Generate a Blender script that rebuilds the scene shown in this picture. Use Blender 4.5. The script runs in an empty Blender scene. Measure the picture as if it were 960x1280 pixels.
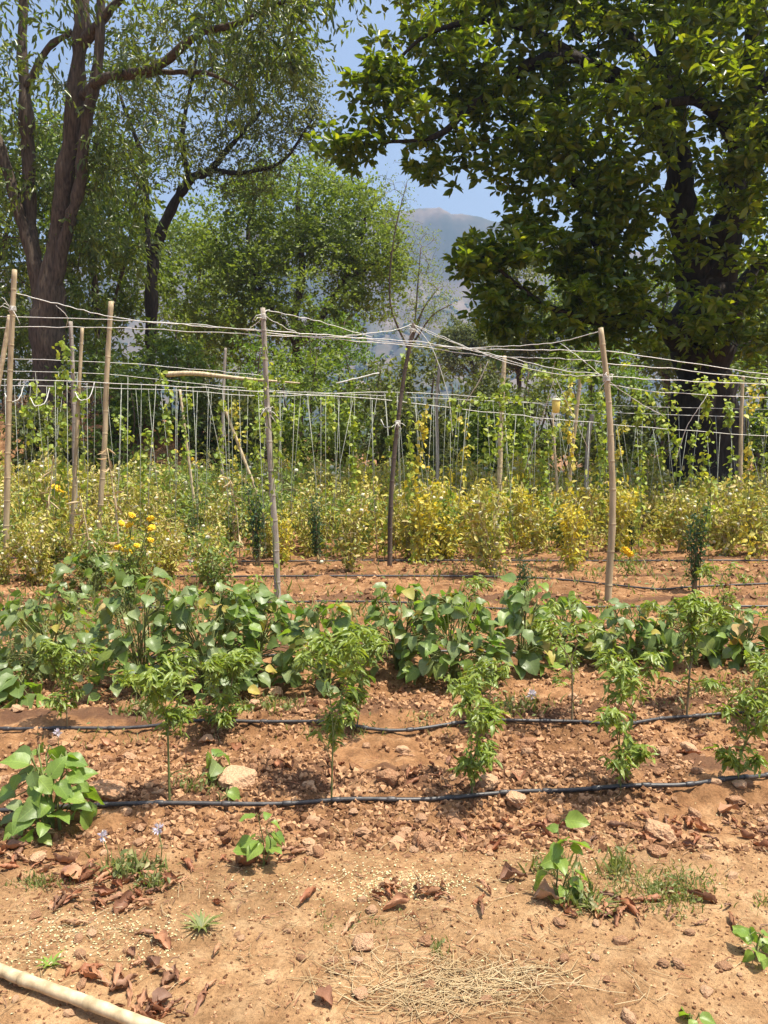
import bpy, math, random
import numpy as np
from mathutils import Vector, Matrix

rng = np.random.default_rng(7)
random.seed(7)
scene = bpy.context.scene
col = scene.collection

# ------------------------------------------------------------------ camera
CAM_H = 1.55
F = 1000.0                      # focal length in photograph pixels (960 x 1280)
PITCH = math.atan2(80, F)       # the camera looks slightly down
cd = bpy.data.cameras.new('camera')
cd.sensor_fit = 'VERTICAL'; cd.sensor_height = 24.0; cd.lens = F / 1280 * 24.0
cd.clip_start = 0.05; cd.clip_end = 12000
cam = bpy.data.objects.new('camera', cd); col.objects.link(cam)
cam.location = (0, 0, CAM_H); cam.rotation_euler = (math.pi/2 - PITCH, 0, 0)
scene.camera = cam

# ------------------------------------------------------------------ sky, sun, exposure
SUN_DIR = Vector((0.30, -0.08, 0.94)).normalized()       # towards the sun
elev = math.asin(SUN_DIR.z); azim = math.atan2(SUN_DIR.x, SUN_DIR.y)
world = bpy.data.worlds.new('World'); scene.world = world; world.use_nodes = True
wn = world.node_tree.nodes; wl = world.node_tree.links; wn.clear()
wo = wn.new('ShaderNodeOutputWorld'); bg = wn.new('ShaderNodeBackground'); sk = wn.new('ShaderNodeTexSky')
sk.sky_type = 'NISHITA'; sk.sun_disc = False; sk.sun_elevation = elev; sk.sun_rotation = azim
sk.altitude = 600; sk.air_density = 1.3; sk.dust_density = 7.0; sk.ozone_density = 1.0
bg.inputs['Strength'].default_value = 0.11
wl.new(sk.outputs[0], bg.inputs[0]); wl.new(bg.outputs[0], wo.inputs[0])
sd = bpy.data.lights.new('sun', 'SUN'); sd.energy = 5.0; sd.angle = math.radians(0.5); sd.color = (1.0, 0.94, 0.82)
sun = bpy.data.objects.new('sun', sd); col.objects.link(sun)
sun.rotation_euler = SUN_DIR.to_track_quat('Z', 'Y').to_euler()
scene.view_settings.view_transform = 'Standard'; scene.view_settings.look = 'None'
scene.view_settings.exposure = 0.90; scene.view_settings.gamma = 1.0
scene.render.engine = 'CYCLES'
cy = scene.cycles
cy.max_bounces = 6; cy.diffuse_bounces = 3; cy.glossy_bounces = 2; cy.transmission_bounces = 4
cy.volume_bounces = 0; cy.transparent_max_bounces = 4
cy.use_denoising = True; cy.use_adaptive_sampling = True; cy.adaptive_threshold = 0.015
cy.caustics_reflective = False; cy.caustics_refractive = False

# ------------------------------------------------------------------ geometry of the view: pixel -> direction
def ray(px, py):
    u = (px - 480) / F; v = (640 - py) / F
    c, s = math.cos(PITCH), math.sin(PITCH)
    return Vector((u, c + v * s, -s + v * c))
def at(px, py, Y):
    d = ray(px, py); return Vector((0, 0, CAM_H)) + d * (Y / d.y)

# ------------------------------------------------------------------ noise and ground height
def _h(ix, iy, seed):
    n = (ix.astype(np.int64) * 374761393 + iy.astype(np.int64) * 668265263 + seed * 1442695041) & 0x7fffffff
    n = ((n ^ (n >> 13)) * 1274126177) & 0x7fffffff
    return ((n ^ (n >> 16)) & 0xffff) / 65535.0
def vnoise(x, y, seed=0):
    x = np.asarray(x, float); y = np.asarray(y, float)
    ix = np.floor(x); iy = np.floor(y); fx = x - ix; fy = y - iy
    fx = fx*fx*(3-2*fx); fy = fy*fy*(3-2*fy)
    a = _h(ix, iy, seed); b = _h(ix+1, iy, seed); c = _h(ix, iy+1, seed); d = _h(ix+1, iy+1, seed)
    return (a*(1-fx)+b*fx)*(1-fy)+(c*(1-fx)+d*fx)*fy - 0.5
def fbm(x, y, oct=4, seed=0, gain=0.5):
    s = 0; a = 1.0
    for k in range(oct):
        s = s + a * vnoise(x, y, seed + k * 17); x = x * 2.03; y = y * 2.03; a *= gain
    return s
def sstep(e0, e1, x):
    t = np.clip((x - e0) / (e1 - e0), 0, 1); return t*t*(3-2*t)
HOSE = [  # (y at x=0, slope) of each drip row on the ground
    (3.56, .115), (4.52, .045), (6.05, -.01), (7.85, .0), (9.5, .01), (11.0, .0), (12.6, .0)]
def gh(x, y):
    x = np.asarray(x, float); y = np.asarray(y, float)
    bed = sstep(2.9, 3.3, y - 0.115*x) * (1 - sstep(20, 23, y))
    z = fbm(x*0.5, y*0.5, 2, 3) * 0.05
    z = z + fbm(x*2.1, y*2.1, 3, 11) * (0.018 + 0.05*bed)
    z = z + (np.abs(fbm(x*7, y*7, 3, 29))) * (0.008 + 0.05*bed)
    z = z + fbm(x*26, y*26, 2, 41) * (0.004 + 0.017*bed)
    for (a, b) in HOSE[:4]:       # a low ridge along each row, a shallow dip in front
        t = y - a - b*x
        z = z + bed * (0.045*np.exp(-(t/0.28)**2) - 0.03*np.exp(-((t-0.55)/0.25)**2))
    near = np.exp(-((np.hypot(x, y))/60)**2)
    z = z * near
    # field edge: an earth bank, higher on the left
    left = 1 - sstep(-7, -3.5, x)
    edge = 20.3 + fbm(x*0.4, y*0.1, 2, 5)*1.2
    bank = sstep(0, 2.2, y - edge) * (0.35 + 2.0*left + 0.4*fbm(x*0.7, y*0.7, 3, 77))
    return z + bank * (1 - 0.6*sstep(60, 300, y))
def ghs(x, y): return float(gh(np.array([x]), np.array([y]))[0])
def gp(px, py):
    d = ray(px, py); z = 0.0
    for _ in range(4):
        t = (z - CAM_H) / d.z; p = Vector((0, 0, CAM_H)) + d * t; z = ghs(p.x, p.y)
    p.z = z; return p

def gpv(px, py):
    px = np.asarray(px, float); py = np.asarray(py, float); u = (px-480)/F; v = (640-py)/F; c, sn = math.cos(PITCH), math.sin(PITCH)
    d = np.stack([u, c+v*sn, -sn+v*c], -1); z = np.zeros(len(px))
    for _ in range(4):
        p = np.array([0, 0, CAM_H]) + d*((z-CAM_H)/d[:, 2])[:, None]; z = gh(p[:, 0], p[:, 1])
    p[:, 2] = z; return p

# ------------------------------------------------------------------ mesh builder
class MB:
    def __init__(s): s.v = []; s.n = 0; s.loops = []; s.cnt = []; s.mat = []; s.var = []; s.sm = []
    def add(s, v, faces, mat=0, var=None, smooth=True):
        v = np.asarray(v, float).reshape(-1, 3)
        if not isinstance(faces, (list, tuple)): faces = [faces]
        tot = 0
        for f in faces:
            f = np.asarray(f, np.int64)
            if f.size == 0: continue
            s.loops.append((f + s.n).ravel()); s.cnt.append(np.full(len(f), f.shape[1])); tot += len(f)
            s.mat.append(np.full(len(f), mat)); s.sm.append(np.full(len(f), smooth))
            if var is None: s.var.append(np.zeros(len(f)))
            elif np.isscalar(var): s.var.append(np.full(len(f), var))
            else: s.var.append(np.asarray(var))
        s.v.append(v); s.n += len(v)
    def mesh(s, name, mats):
        me = bpy.data.meshes.new(name)
        v = np.concatenate(s.v); lp = np.concatenate(s.loops); ct = np.concatenate(s.cnt)
        me.vertices.add(len(v)); me.vertices.foreach_set('co', v.astype(np.float32).ravel())
        me.loops.add(len(lp)); me.loops.foreach_set('vertex_index', lp.astype(np.int32))
        me.polygons.add(len(ct))
        st = np.concatenate([[0], np.cumsum(ct)[:-1]])
        me.polygons.foreach_set('loop_start', st.astype(np.int32))
        for m in (mats if isinstance(mats, (list, tuple)) else [mats]): me.materials.append(m)
        me.polygons.foreach_set('material_index', np.concatenate(s.mat).astype(np.int32))
        me.polygons.foreach_set('use_smooth', np.concatenate(s.sm).astype(bool))
        a = me.attributes.new('var', 'FLOAT', 'FACE'); a.data.foreach_set('value', np.concatenate(s.var).astype(np.float32))
        me.update(calc_edges=True)
        return me
def link(name, me, parent=None, loc=None):
    o = bpy.data.objects.new(name, me); col.objects.link(o)
    if parent is not None: o.parent = parent
    if loc is not None: o.location = loc
    return o
def tag(o, label=None, cat=None, group=None, kind=None):
    if label: o['label'] = label
    if cat: o['category'] = cat
    if group: o['group'] = group
    if kind: o['kind'] = kind
    return o
def thing(name, loc, label, cat, group=None, rz=0.0, s=1.0):
    o = link(name, None, None, loc); o.rotation_euler = (0, 0, rz); o.scale = (s, s, s); o.empty_display_size = .05
    return tag(o, label, cat, group)
def copy_tree(o, parent=None):
    c = o.copy(); col.objects.link(c); c.parent = parent
    for ch in o.children: copy_tree(ch, c)
    return c

def norm(a): return a / np.maximum(np.linalg.norm(a, axis=-1, keepdims=True), 1e-9)
def rvec(n): return norm(rng.normal(size=(n, 3)))
# leaf templates: x across, y along, z up
DIAMOND = (np.array([[0,0,0],[.5,.42,.10],[0,1,-.08],[-.5,.42,.10]]), np.array([[0,1,2],[0,2,3]]))
LEAF6 = (np.array([[0,0,0],[-.40,.28,.10],[.40,.28,.10],[-.42,.62,.06],[.42,.62,.06],[0,1,-.16],[0,.28,0],[0,.62,-.03]]),
         [np.array([[0,2,6],[0,6,1],[3,7,5],[7,4,5]]), np.array([[1,6,7,3],[6,2,4,7]])])
LEAF4 = (np.array([[0,0,0],[.42,.30,.10],[.40,.66,.04],[0,1,-.16],[-.40,.66,.04],[-.42,.30,.10]]), [np.array([[0,1,2,3],[0,3,4,5]])])
OCTA = (np.array([[1,.1,.1],[-.9,.2,0],[0,1,.15],[.1,-.9,0],[.1,0,.85],[0,.1,-.8]]), np.array([[0,2,4],[2,1,4],[1,3,4],[3,0,4],[2,0,5],[1,2,5],[3,1,5],[0,3,5]]))
BLADE = (np.array([[-.5,0,0],[.5,0,0],[-.4,.55,.0],[.4,.55,.0],[0,1,-.25]]), [np.array([[0,1,3,2]]), np.array([[2,3,4]])])
def ico(sub=0):
    t = (1+5**.5)/2
    v = np.array([[-1,t,0],[1,t,0],[-1,-t,0],[1,-t,0],[0,-1,t],[0,1,t],[0,-1,-t],[0,1,-t],[t,0,-1],[t,0,1],[-t,0,-1],[-t,0,1]], float)
    v = norm(v)
    f = np.array([[0,11,5],[0,5,1],[0,1,7],[0,7,10],[0,10,11],[1,5,9],[5,11,4],[11,10,2],[10,7,6],[7,1,8],[3,9,4],[3,4,2],[3,2,6],[3,6,8],[3,8,9],[4,9,5],[2,4,11],[6,2,10],[8,6,7],[9,8,1]])
    for _ in range(sub):
        vs = [tuple(x) for x in v]; cache = {}; nf = []
        def mid(a, b):
            k = (min(a,b), max(a,b))
            if k not in cache:
                m = (np.array(vs[a]) + np.array(vs[b])); m = m/np.linalg.norm(m); cache[k] = len(vs); vs.append(tuple(m))
            return cache[k]
        for a, b, c in f:
            x, y, z = mid(a,b), mid(b,c), mid(c,a); nf += [[a,x,z],[b,y,x],[c,z,y],[x,y,z]]
        v = np.array(vs); f = np.array(nf)
    return v, f
ICO0 = ico(0); ICO1 = ico(1); ICO2 = ico(2)

def frames(d, n):
    d = norm(d); s = np.cross(d, n); bad = np.linalg.norm(s, axis=1) < 1e-4
    s[bad] = np.cross(d[bad], [1, .3, .2]); s = norm(s); return s, d, np.cross(s, d)
def scatter(mb, tpl, pos, d, n, L, W, mat=0, var=None, smooth=True):
    tv, tf = tpl; tf = tf if isinstance(tf, list) else [tf]
    N = len(pos); k = len(tv); s, d, nn = frames(np.asarray(d, float), np.asarray(n, float))
    L = np.broadcast_to(np.asarray(L, float), (N,)); W = np.broadcast_to(np.asarray(W, float), (N,))
    V = (pos[:, None, :] + tv[None, :, 0, None]*W[:, None, None]*s[:, None, :]
         + tv[None, :, 1, None]*L[:, None, None]*d[:, None, :] + tv[None, :, 2, None]*L[:, None, None]*nn[:, None, :])
    if var is None: var = rng.random(N)
    fs = []; vv = []
    for f in tf:
        ff = (f[None] + (np.arange(N)*k)[:, None, None]).reshape(-1, f.shape[1]); fs.append(ff); vv.append(np.repeat(var, len(f)))
    base = s0 = mb.n
    mb.v.append(V.reshape(-1, 3))
    for ff, v_ in zip(fs, vv):
        mb.loops.append((ff + base).ravel()); mb.cnt.append(np.full(len(ff), ff.shape[1])); mb.mat.append(np.full(len(ff), mat))
        mb.sm.append(np.full(len(ff), smooth)); mb.var.append(v_)
    mb.n += N*k
def tube(mb, pts, rad, sides=6, mat=0, var=0.0, cap=True):
    P = np.array([tuple(p) for p in pts], float); n = len(P); R = np.broadcast_to(np.asarray(rad, float), (n,))
    T = np.gradient(P, axis=0); T = norm(T)
    ref = np.array([0, 0, 1.0]) if abs(T[0][2]) < .9 else np.array([1.0, 0, 0])
    ang = np.arange(sides)/sides*2*math.pi; V = []
    u = norm(np.cross(T[0], ref)[None])[0]
    for i in range(n):
        u = u - T[i]*np.dot(u, T[i]); u = u/max(np.linalg.norm(u), 1e-9); w = np.cross(T[i], u)
        V.append(P[i] + R[i]*(np.cos(ang)[:, None]*u + np.sin(ang)[:, None]*w))
    V = np.concatenate(V); i = np.arange(n-1)[:, None]*sides; j = np.arange(sides)[None]
    q = np.stack([i+j, i+(j+1) % sides, i+sides+(j+1) % sides, i+sides+j], -1).reshape(-1, 4)
    fs = [q]
    if cap:
        V = np.concatenate([V, P[:1]-T[:1]*R[0]*.2, P[-1:]+T[-1:]*R[-1]*.2]); c0 = n*sides; j = np.arange(sides)
        fs.append(np.concatenate([np.stack([np.full(sides, c0), (j+1) % sides, j], -1),
                                  np.stack([np.full(sides, c0+1), (n-1)*sides+j, (n-1)*sides+(j+1) % sides], -1)]))
    mb.add(V, fs, mat, var)
def spline(pts, m):
    """Catmull-Rom through pts (k,d), m samples per span"""
    P = np.array([tuple(p) for p in pts], float); P = np.concatenate([[2*P[0]-P[1]], P, [2*P[-1]-P[-2]]]); out = []
    for i in range(1, len(P)-2):
        t = np.linspace(0, 1, m, endpoint=False)[:, None]
        a, b, c, d = P[i-1], P[i], P[i+1], P[i+2]
        out.append(.5*((2*b)+(-a+c)*t+(2*a-5*b+4*c-d)*t**2+(-a+3*b-3*c+d)*t**3))
    out.append(P[-2:-1]); return np.concatenate(out)

# ------------------------------------------------------------------ materials
def newmat(name):
    m = bpy.data.materials.new(name); m.use_nodes = True; nt = m.node_tree; nt.nodes.clear()
    return m, nt, nt.nodes, nt.links
def ramp(nodes, stops, interp='LINEAR'):
    r = nodes.new('ShaderNodeValToRGB'); r.color_ramp.interpolation = interp; e = r.color_ramp.elements
    e[0].position = stops[0][0]; e[0].color = (*stops[0][1], 1); e[1].position = stops[-1][0]; e[1].color = (*stops[-1][1], 1)
    for p, c in stops[1:-1]:
        x = e.new(p); x.color = (*c, 1)
    return r
def leafmat(name, cols, trans=.35, rough=.45, tint=(1.5, 1.6, .7), spec=.4, veins=False):
    m, nt, N, L = newmat(name)
    out = N.new('ShaderNodeOutputMaterial'); mix = N.new('ShaderNodeMixShader'); p = N.new('ShaderNodeBsdfPrincipled'); t = N.new('ShaderNodeBsdfTranslucent')
    at_ = N.new('ShaderNodeAttribute'); at_.attribute_name = 'var'; oi = N.new('ShaderNodeObjectInfo')
    ad = N.new('ShaderNodeMath'); ad.operation = 'ADD'; fr = N.new('ShaderNodeMath'); fr.operation = 'FRACT'
    L.new(at_.outputs['Fac'], ad.inputs[0]); L.new(oi.outputs['Random'], ad.inputs[1]); L.new(ad.outputs[0], fr.inputs[0])
    k = len(cols); r = ramp(N, [(i/(k-1) if k > 1 else 0, c) for i, c in enumerate(cols)])
    L.new(fr.outputs[0], r.inputs[0])
    nz = N.new('ShaderNodeTexNoise'); nz.inputs['Scale'].default_value = 30; tc = N.new('ShaderNodeTexCoord'); L.new(tc.outputs['Object'], nz.inputs['Vector'])
    hs = N.new('ShaderNodeHueSaturation'); mr = N.new('ShaderNodeMapRange'); mr.inputs[3].default_value = .75; mr.inputs[4].default_value = 1.25
    L.new(nz.outputs['Fac'], mr.inputs[0]); L.new(mr.outputs[0], hs.inputs['Value']); L.new(r.outputs[0], hs.inputs['Color'])
    L.new(hs.outputs[0], p.inputs['Base Color']); p.inputs['Roughness'].default_value = rough; p.inputs['Specular IOR Level'].default_value = spec
    if veins:      # midrib and side veins in the leaf's own coordinates
        sx = N.new('ShaderNodeSeparateXYZ'); L.new(tc.outputs['Object'], sx.inputs[0])
        def mt(op, a, b=None, c=None):
            n = N.new('ShaderNodeMath'); n.operation = op
            for i, x in enumerate((a, b, c)):
                if x is None: continue
                if isinstance(x, (int, float)): n.inputs[i].default_value = x
                else: L.new(x, n.inputs[i])
            return n.outputs[0]
        ax = mt('ABSOLUTE', sx.outputs[0]); mid = mt('LESS_THAN', ax, .014)
        f_ = mt('FRACT', mt('MULTIPLY', mt('MULTIPLY_ADD', ax, -.75, sx.outputs[1]), 6.5)); side = mt('LESS_THAN', f_, .11)
        vm = mt('MAXIMUM', mid, mt('MULTIPLY', side, .6)); vmul = mt('MULTIPLY_ADD', vm, .35, mr.outputs[0]); L.new(vmul, hs.inputs['Value'])
    mu = N.new('ShaderNodeMix'); mu.data_type = 'RGBA'; mu.blend_type = 'MULTIPLY'; mu.inputs['Factor'].default_value = 1
    L.new(hs.outputs[0], mu.inputs['A']); mu.inputs['B'].default_value = (*tint, 1); L.new(mu.outputs['Result'], t.inputs['Color'])
    mix.inputs[0].default_value = trans; L.new(p.outputs[0], mix.inputs[1]); L.new(t.outputs[0], mix.inputs[2]); L.new(mix.outputs[0], out.inputs[0])
    return m
def plain(name, c1, c2, scale=8, rough=.8, bump=.0, stretch=(1, 1, 1), spec=.3, detail=6, rand=.0):
    m, nt, N, L = newmat(name)
    out = N.new('ShaderNodeOutputMaterial'); p = N.new('ShaderNodeBsdfPrincipled'); tc = N.new('ShaderNodeTexCoord'); mp = N.new('ShaderNodeMapping')
    mp.inputs['Scale'].default_value = stretch; nz = N.new('ShaderNodeTexNoise'); nz.inputs['Scale'].default_value = scale; nz.inputs['Detail'].default_value = detail
    L.new(tc.outputs['Object'], mp.inputs[0]); L.new(mp.outputs[0], nz.inputs['Vector'])
    fac = nz.outputs['Fac']
    if rand:
        oi = N.new('ShaderNodeObjectInfo'); at_ = N.new('ShaderNodeAttribute'); at_.attribute_name = 'var'
        a0 = N.new('ShaderNodeMath'); a0.operation = 'ADD'; L.new(oi.outputs['Random'], a0.inputs[0]); L.new(at_.outputs['Fac'], a0.inputs[1])
        f0 = N.new('ShaderNodeMath'); f0.operation = 'FRACT'; L.new(a0.outputs[0], f0.inputs[0])
        m1 = N.new('ShaderNodeMath'); m1.operation = 'MULTIPLY_ADD'; L.new(f0.outputs[0], m1.inputs[0]); m1.inputs[1].default_value = rand; L.new(nz.outputs['Fac'], m1.inputs[2])
        m2 = N.new('ShaderNodeMath'); m2.operation = 'SUBTRACT'; L.new(m1.outputs[0], m2.inputs[0]); m2.inputs[1].default_value = rand/2; fac = m2.outputs[0]
    r = ramp(N, [(.28, c1), (.72, c2)]); L.new(fac, r.inputs[0]); L.new(r.outputs[0], p.inputs['Base Color'])
    p.inputs['Roughness'].default_value = rough; p.inputs['Specular IOR Level'].default_value = spec
    if bump:
        b = N.new('ShaderNodeBump'); b.inputs['Strength'].default_value = bump; b.inputs['Distance'].default_value = .02; L.new(nz.outputs['Fac'], b.inputs['Height']); L.new(b.outputs[0], p.inputs['Normal'])
    L.new(p.outputs[0], out.inputs[0]); return m
def soilmat():
    m, nt, N, L = newmat('red_soil')
    out = N.new('ShaderNodeOutputMaterial'); p = N.new('ShaderNodeBsdfPrincipled'); g = N.new('ShaderNodeNewGeometry'); sp = N.new('ShaderNodeSeparateXYZ')
    L.new(g.outputs['Position'], sp.inputs[0])
    def nz(scale, detail=5, rough=.6):
        n = N.new('ShaderNodeTexNoise'); n.inputs['Scale'].default_value = scale; n.inputs['Detail'].default_value = detail; n.inputs['Roughness'].default_value = rough
        L.new(g.outputs['Position'], n.inputs['Vector']); return n.outputs['Fac']
    def math_(op, a, b=None, c=None):
        n = N.new('ShaderNodeMath'); n.operation = op
        for i, x in enumerate((a, b, c)):
            if x is None: continue
            if isinstance(x, (int, float)): n.inputs[i].default_value = x
            else: L.new(x, n.inputs[i])
        return n.outputs[0]
    def mixc(f, a, b, bt='MIX'):
        n = N.new('ShaderNodeMix'); n.data_type = 'RGBA'; n.blend_type = bt
        for k, x in (('Factor', f), ('A', a), ('B', b)):
            if isinstance(x, tuple): n.inputs[k].default_value = (*x, 1)
            elif isinstance(x, (int, float)): n.inputs[k].default_value = x
            else: L.new(x, n.inputs[k])
        return n.outputs['Result']
    big = nz(1.7, 6); mid = nz(9); fine = nz(70, 4, .7); grit = nz(230, 2)
    r_bed = ramp(N, [(.3, (.165, .080, .035)), (.5, (.270, .140, .064)), (.72, (.40, .235, .120))]); L.new(mid, r_bed.inputs[0])
    r_path = ramp(N, [(.3, (.215, .118, .054)), (.5, (.315, .188, .092)), (.72, (.43, .285, .155))]); L.new(mid, r_path.inputs[0])
    t = math_('MULTIPLY_ADD', sp.outputs[0], -.115, sp.outputs[1]); t = math_('MULTIPLY_ADD', big, .9, t)
    mr = N.new('ShaderNodeMapRange'); mr.interpolation_type = 'SMOOTHSTEP'; mr.inputs[1].default_value = 3.2; mr.inputs[2].default_value = 3.75; L.new(t, mr.inputs[0])
    c = mixc(mr.outputs[0], r_path.outputs[0], r_bed.outputs[0])
    gr = ramp(N, [(.3, (.50, .48, .46)), (.5, (1, 1, 1)), (.75, (1.4, 1.37, 1.32))]); L.new(fine, gr.inputs[0]); c = mixc(.75, c, gr.outputs[0], 'MULTIPLY')
    gt = ramp(N, [(.32, (.6, .6, .6)), (.5, (1, 1, 1))]); L.new(grit, gt.inputs[0]); c = mixc(.5, c, gt.outputs[0], 'MULTIPLY')
    bg_ = ramp(N, [(.35, (.70, .68, .66)), (.65, (1.15, 1.15, 1.15))]); L.new(big, bg_.inputs[0]); c = mixc(1.0, c, bg_.outputs[0], 'MULTIPLY')
    # damp soil along the drip rows, blotchy
    wet = None; wn_ = nz(2.6, 4)
    for a, b in HOSE[:6]:
        d = math_('MULTIPLY_ADD', sp.outputs[0], -b, sp.outputs[1]); d = math_('ABSOLUTE', math_('SUBTRACT', d, a + .03))
        w = math_('SUBTRACT', 1.0, math_('MULTIPLY', d, 4.2)); wet = w if wet is None else math_('MAXIMUM', wet, w)
    wet = math_('MULTIPLY_ADD', wn_, 2.8, math_('SUBTRACT', wet, 1.80))
    wc = N.new('ShaderNodeMapRange'); wc.inputs[1].default_value = 0.0; wc.inputs[2].default_value = .35; wc.inputs[4].default_value = .75; L.new(wet, wc.inputs[0])
    c = mixc(wc.outputs[0], c, (.085, .042, .026))
    L.new(c, p.inputs['Base Color']); p.inputs['Roughness'].default_value = .95; p.inputs['Specular IOR Level'].default_value = .15
    h = math_('MULTIPLY_ADD', grit, .25, math_('MULTIPLY_ADD', fine, .7, mid))
    b = N.new('ShaderNodeBump'); b.inputs['Strength'].default_value = .75; b.inputs['Distance'].default_value = .018; L.new(h, b.inputs['Height']); L.new(b.outputs[0], p.inputs['Normal'])
    L.new(p.outputs[0], out.inputs[0]); return m

M = {}
M['soil'] = soilmat()
M['clod'] = plain('soil_clod', (.15, .070, .031), (.44, .250, .130), 22, .95, .6, rand=.8)
M['stone'] = plain('field_stone', (.28, .14, .07), (.52, .32, .185), 9, .9, .7, rand=.5)
M['dryleaf'] = leafmat('dead_leaf', [(.16, .080, .045), (.29, .115, .055), (.42, .22, .12), (.20, .11, .07), (.34, .14, .065), (.48, .29, .16), (.26, .105, .05)], .15, .55, (1.3, 1, .8), .3)
M['straw'] = leafmat('straw', [(.52, .38, .20), (.40, .27, .13), (.62, .49, .29)], .2, .6, (1.2, 1.1, .8))
M['chaff'] = leafmat('pale_chaff', [(.62, .55, .32), (.55, .50, .25), (.70, .62, .42)], .25, .7, (1.2, 1.2, .9))
M['hose'] = plain('black_hose', (.018, .018, .020), (.075, .065, .06), 30, .45, .1, spec=.5)
M['bamboo'] = plain('bamboo', (.27, .20, .11), (.56, .44, .27), 26, .55, .15, (1, 1, .12))
M['bamboo_pale'] = plain('bamboo_pale', (.34, .25, .14), (.68, .55, .35), 26, .6, .25, (1, 1, .5))
M['oldpole'] = plain('weathered_pole', (.16, .13, .10), (.46, .40, .33), 30, .85, .4, (1, 1, .12))
M['darkpole'] = plain('dark_pole', (.06, .045, .035), (.16, .12, .09), 16, .85, .4, (1, 1, .12))
M['twine'] = plain('white_twine', (.55, .53, .47), (.80, .78, .72), 30, .8)
M['string'] = plain('grey_string', (.26, .27, .22), (.50, .51, .43), 30, .8)
M['bark'] = plain('bark', (.030, .021, .014), (.135, .098, .068), 20, .9, 1.0, (1, 1, .16))
M['bark_dark'] = plain('bark_dark', (.013, .010, .007), (.044, .033, .023), 18, .9, 1.0, (1, 1, .2))
M['twig'] = plain('twig', (.06, .042, .03), (.16, .11, .08), 10, .9)
M['stem'] = plain('green_stem', (.10, .13, .035), (.19, .20, .07), 10, .7)
M['woodstem'] = plain('woody_stem', (.13, .10, .05), (.26, .20, .11), 10, .8)
M['drystem'] = plain('dry_stem', (.38, .29, .15), (.58, .47, .28), 10, .8)
M['mahua'] = leafmat('broad_tree_leaf', [(.066, .108, .012), (.095, .148, .014), (.155, .200, .018), (.078, .122, .012), (.21, .24, .024)], .50, .33, (2.2, 2.0, .7), .55)
M['lance'] = leafmat('lance_leaf', [(.060, .095, .022), (.090, .135, .028), (.155, .185, .036), (.075, .110, .024)], .42, .33, (2.0, 2.0, .7), .6)
M['fine'] = leafmat('fine_leaf', [(.14, .195, .040), (.185, .245, .050), (.115, .165, .035), (.23, .28, .06)], .40, .5, (1.8, 1.8, .6))
M['olive'] = leafmat('olive_leaf', [(.095, .120, .040), (.130, .155, .048), (.080, .105, .032), (.165, .17, .06)], .4, .5, (1.7, 1.6, .7))
M['shrub'] = leafmat('shrub_leaf', [(.065, .105, .024), (.110, .160, .034), (.150, .200, .040), (.075, .120, .025)], .4, .45, (1.8, 1.8, .6))
M['shrub_bright'] = leafmat('bright_shrub_leaf', [(.11, .185, .03), (.14, .22, .035), (.09, .15, .025)], .4, .45, (1.7, 1.7, .6))
M['far'] = leafmat('far_leaf', [(.055, .085, .025), (.08, .115, .035), (.045, .07, .025)], .3, .6)
M['brush'] = leafmat('dry_brush', [(.24, .15, .075), (.32, .21, .11), (.17, .10, .055)], .25, .7, (1.3, 1.1, .8))
M['tomato'] = leafmat('tomato_leaf', [(.27, .29, .055), (.37, .36, .06), (.52, .42, .11), (.17, .23, .05), (.52, .38, .16), (.33, .34, .055), (.52, .48, .08)], .25, .5, (1.4, 1.4, .6))
M['tomato_green'] = leafmat('tomato_green_leaf', [(.15, .23, .06), (.20, .28, .07), (.28, .32, .085), (.16, .24, .08)], .35, .5, (1.5, 1.5, .6))
M['tomato_yellow'] = leafmat('tomato_yellow_leaf', [(.58, .49, .06), (.68, .55, .06), (.44, .43, .07), (.34, .38, .06), (.60, .48, .13)], .35, .5, (1.3, 1.2, .6))
M['vine'] = leafmat('vine_leaf', [(.24, .33, .05), (.33, .40, .055), (.19, .28, .05), (.45, .45, .06)], .4, .5, (1.5, 1.5, .6))
M['herb'] = leafmat('dark_herb_leaf', [(.035, .075, .028), (.05, .10, .035), (.07, .12, .04)], .3, .5)
M['chilli'] = leafmat('chilli_leaf', [(.15, .215, .036), (.20, .27, .046), (.26, .32, .06), (.13, .19, .04)], .35, .42, (1.6, 1.6, .6), .45)
M['bean'] = leafmat('bean_leaf', [(.125, .185, .050), (.17, .235, .075), (.11, .170, .040), (.24, .29, .125), (.095, .145, .035), (.21, .25, .05)], .35, .42, (1.5, 1.7, .5), .5, True)
M['bean_fresh'] = leafmat('fresh_bean_leaf', [(.17, .265, .05), (.22, .31, .06), (.14, .225, .045)], .4, .42, (1.6, 1.7, .5), .45, True)
M['bean_old'] = leafmat('old_bean_leaf', [(.45, .36, .08), (.30, .28, .06), (.42, .26, .10)], .3, .55, (1.3, 1.2, .6))
M['grass'] = leafmat('weed_grass', [(.15, .19, .05), (.22, .25, .08), (.13, .165, .05), (.36, .32, .15)], .35, .5)
M['fruit'] = leafmat('pale_fruit', [(.70, .70, .46), (.75, .72, .52), (.70, .60, .34)], .1, .35, (1, 1, 1), .5)
M['flower'] = leafmat('marigold_petal', [(.85, .58, .015), (.90, .66, .03), (.80, .48, .01)], .2, .6, (1.1, 1.1, .6))
M['whiteflower'] = leafmat('pale_petal', [(.75, .72, .72), (.62, .55, .66), (.8, .78, .7)], .3, .6, (1, 1, 1))
M['trap'] = plain('yellow_plastic', (.72, .55, .10), (.80, .64, .18), 6, .4)
M['hill'] = None

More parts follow.
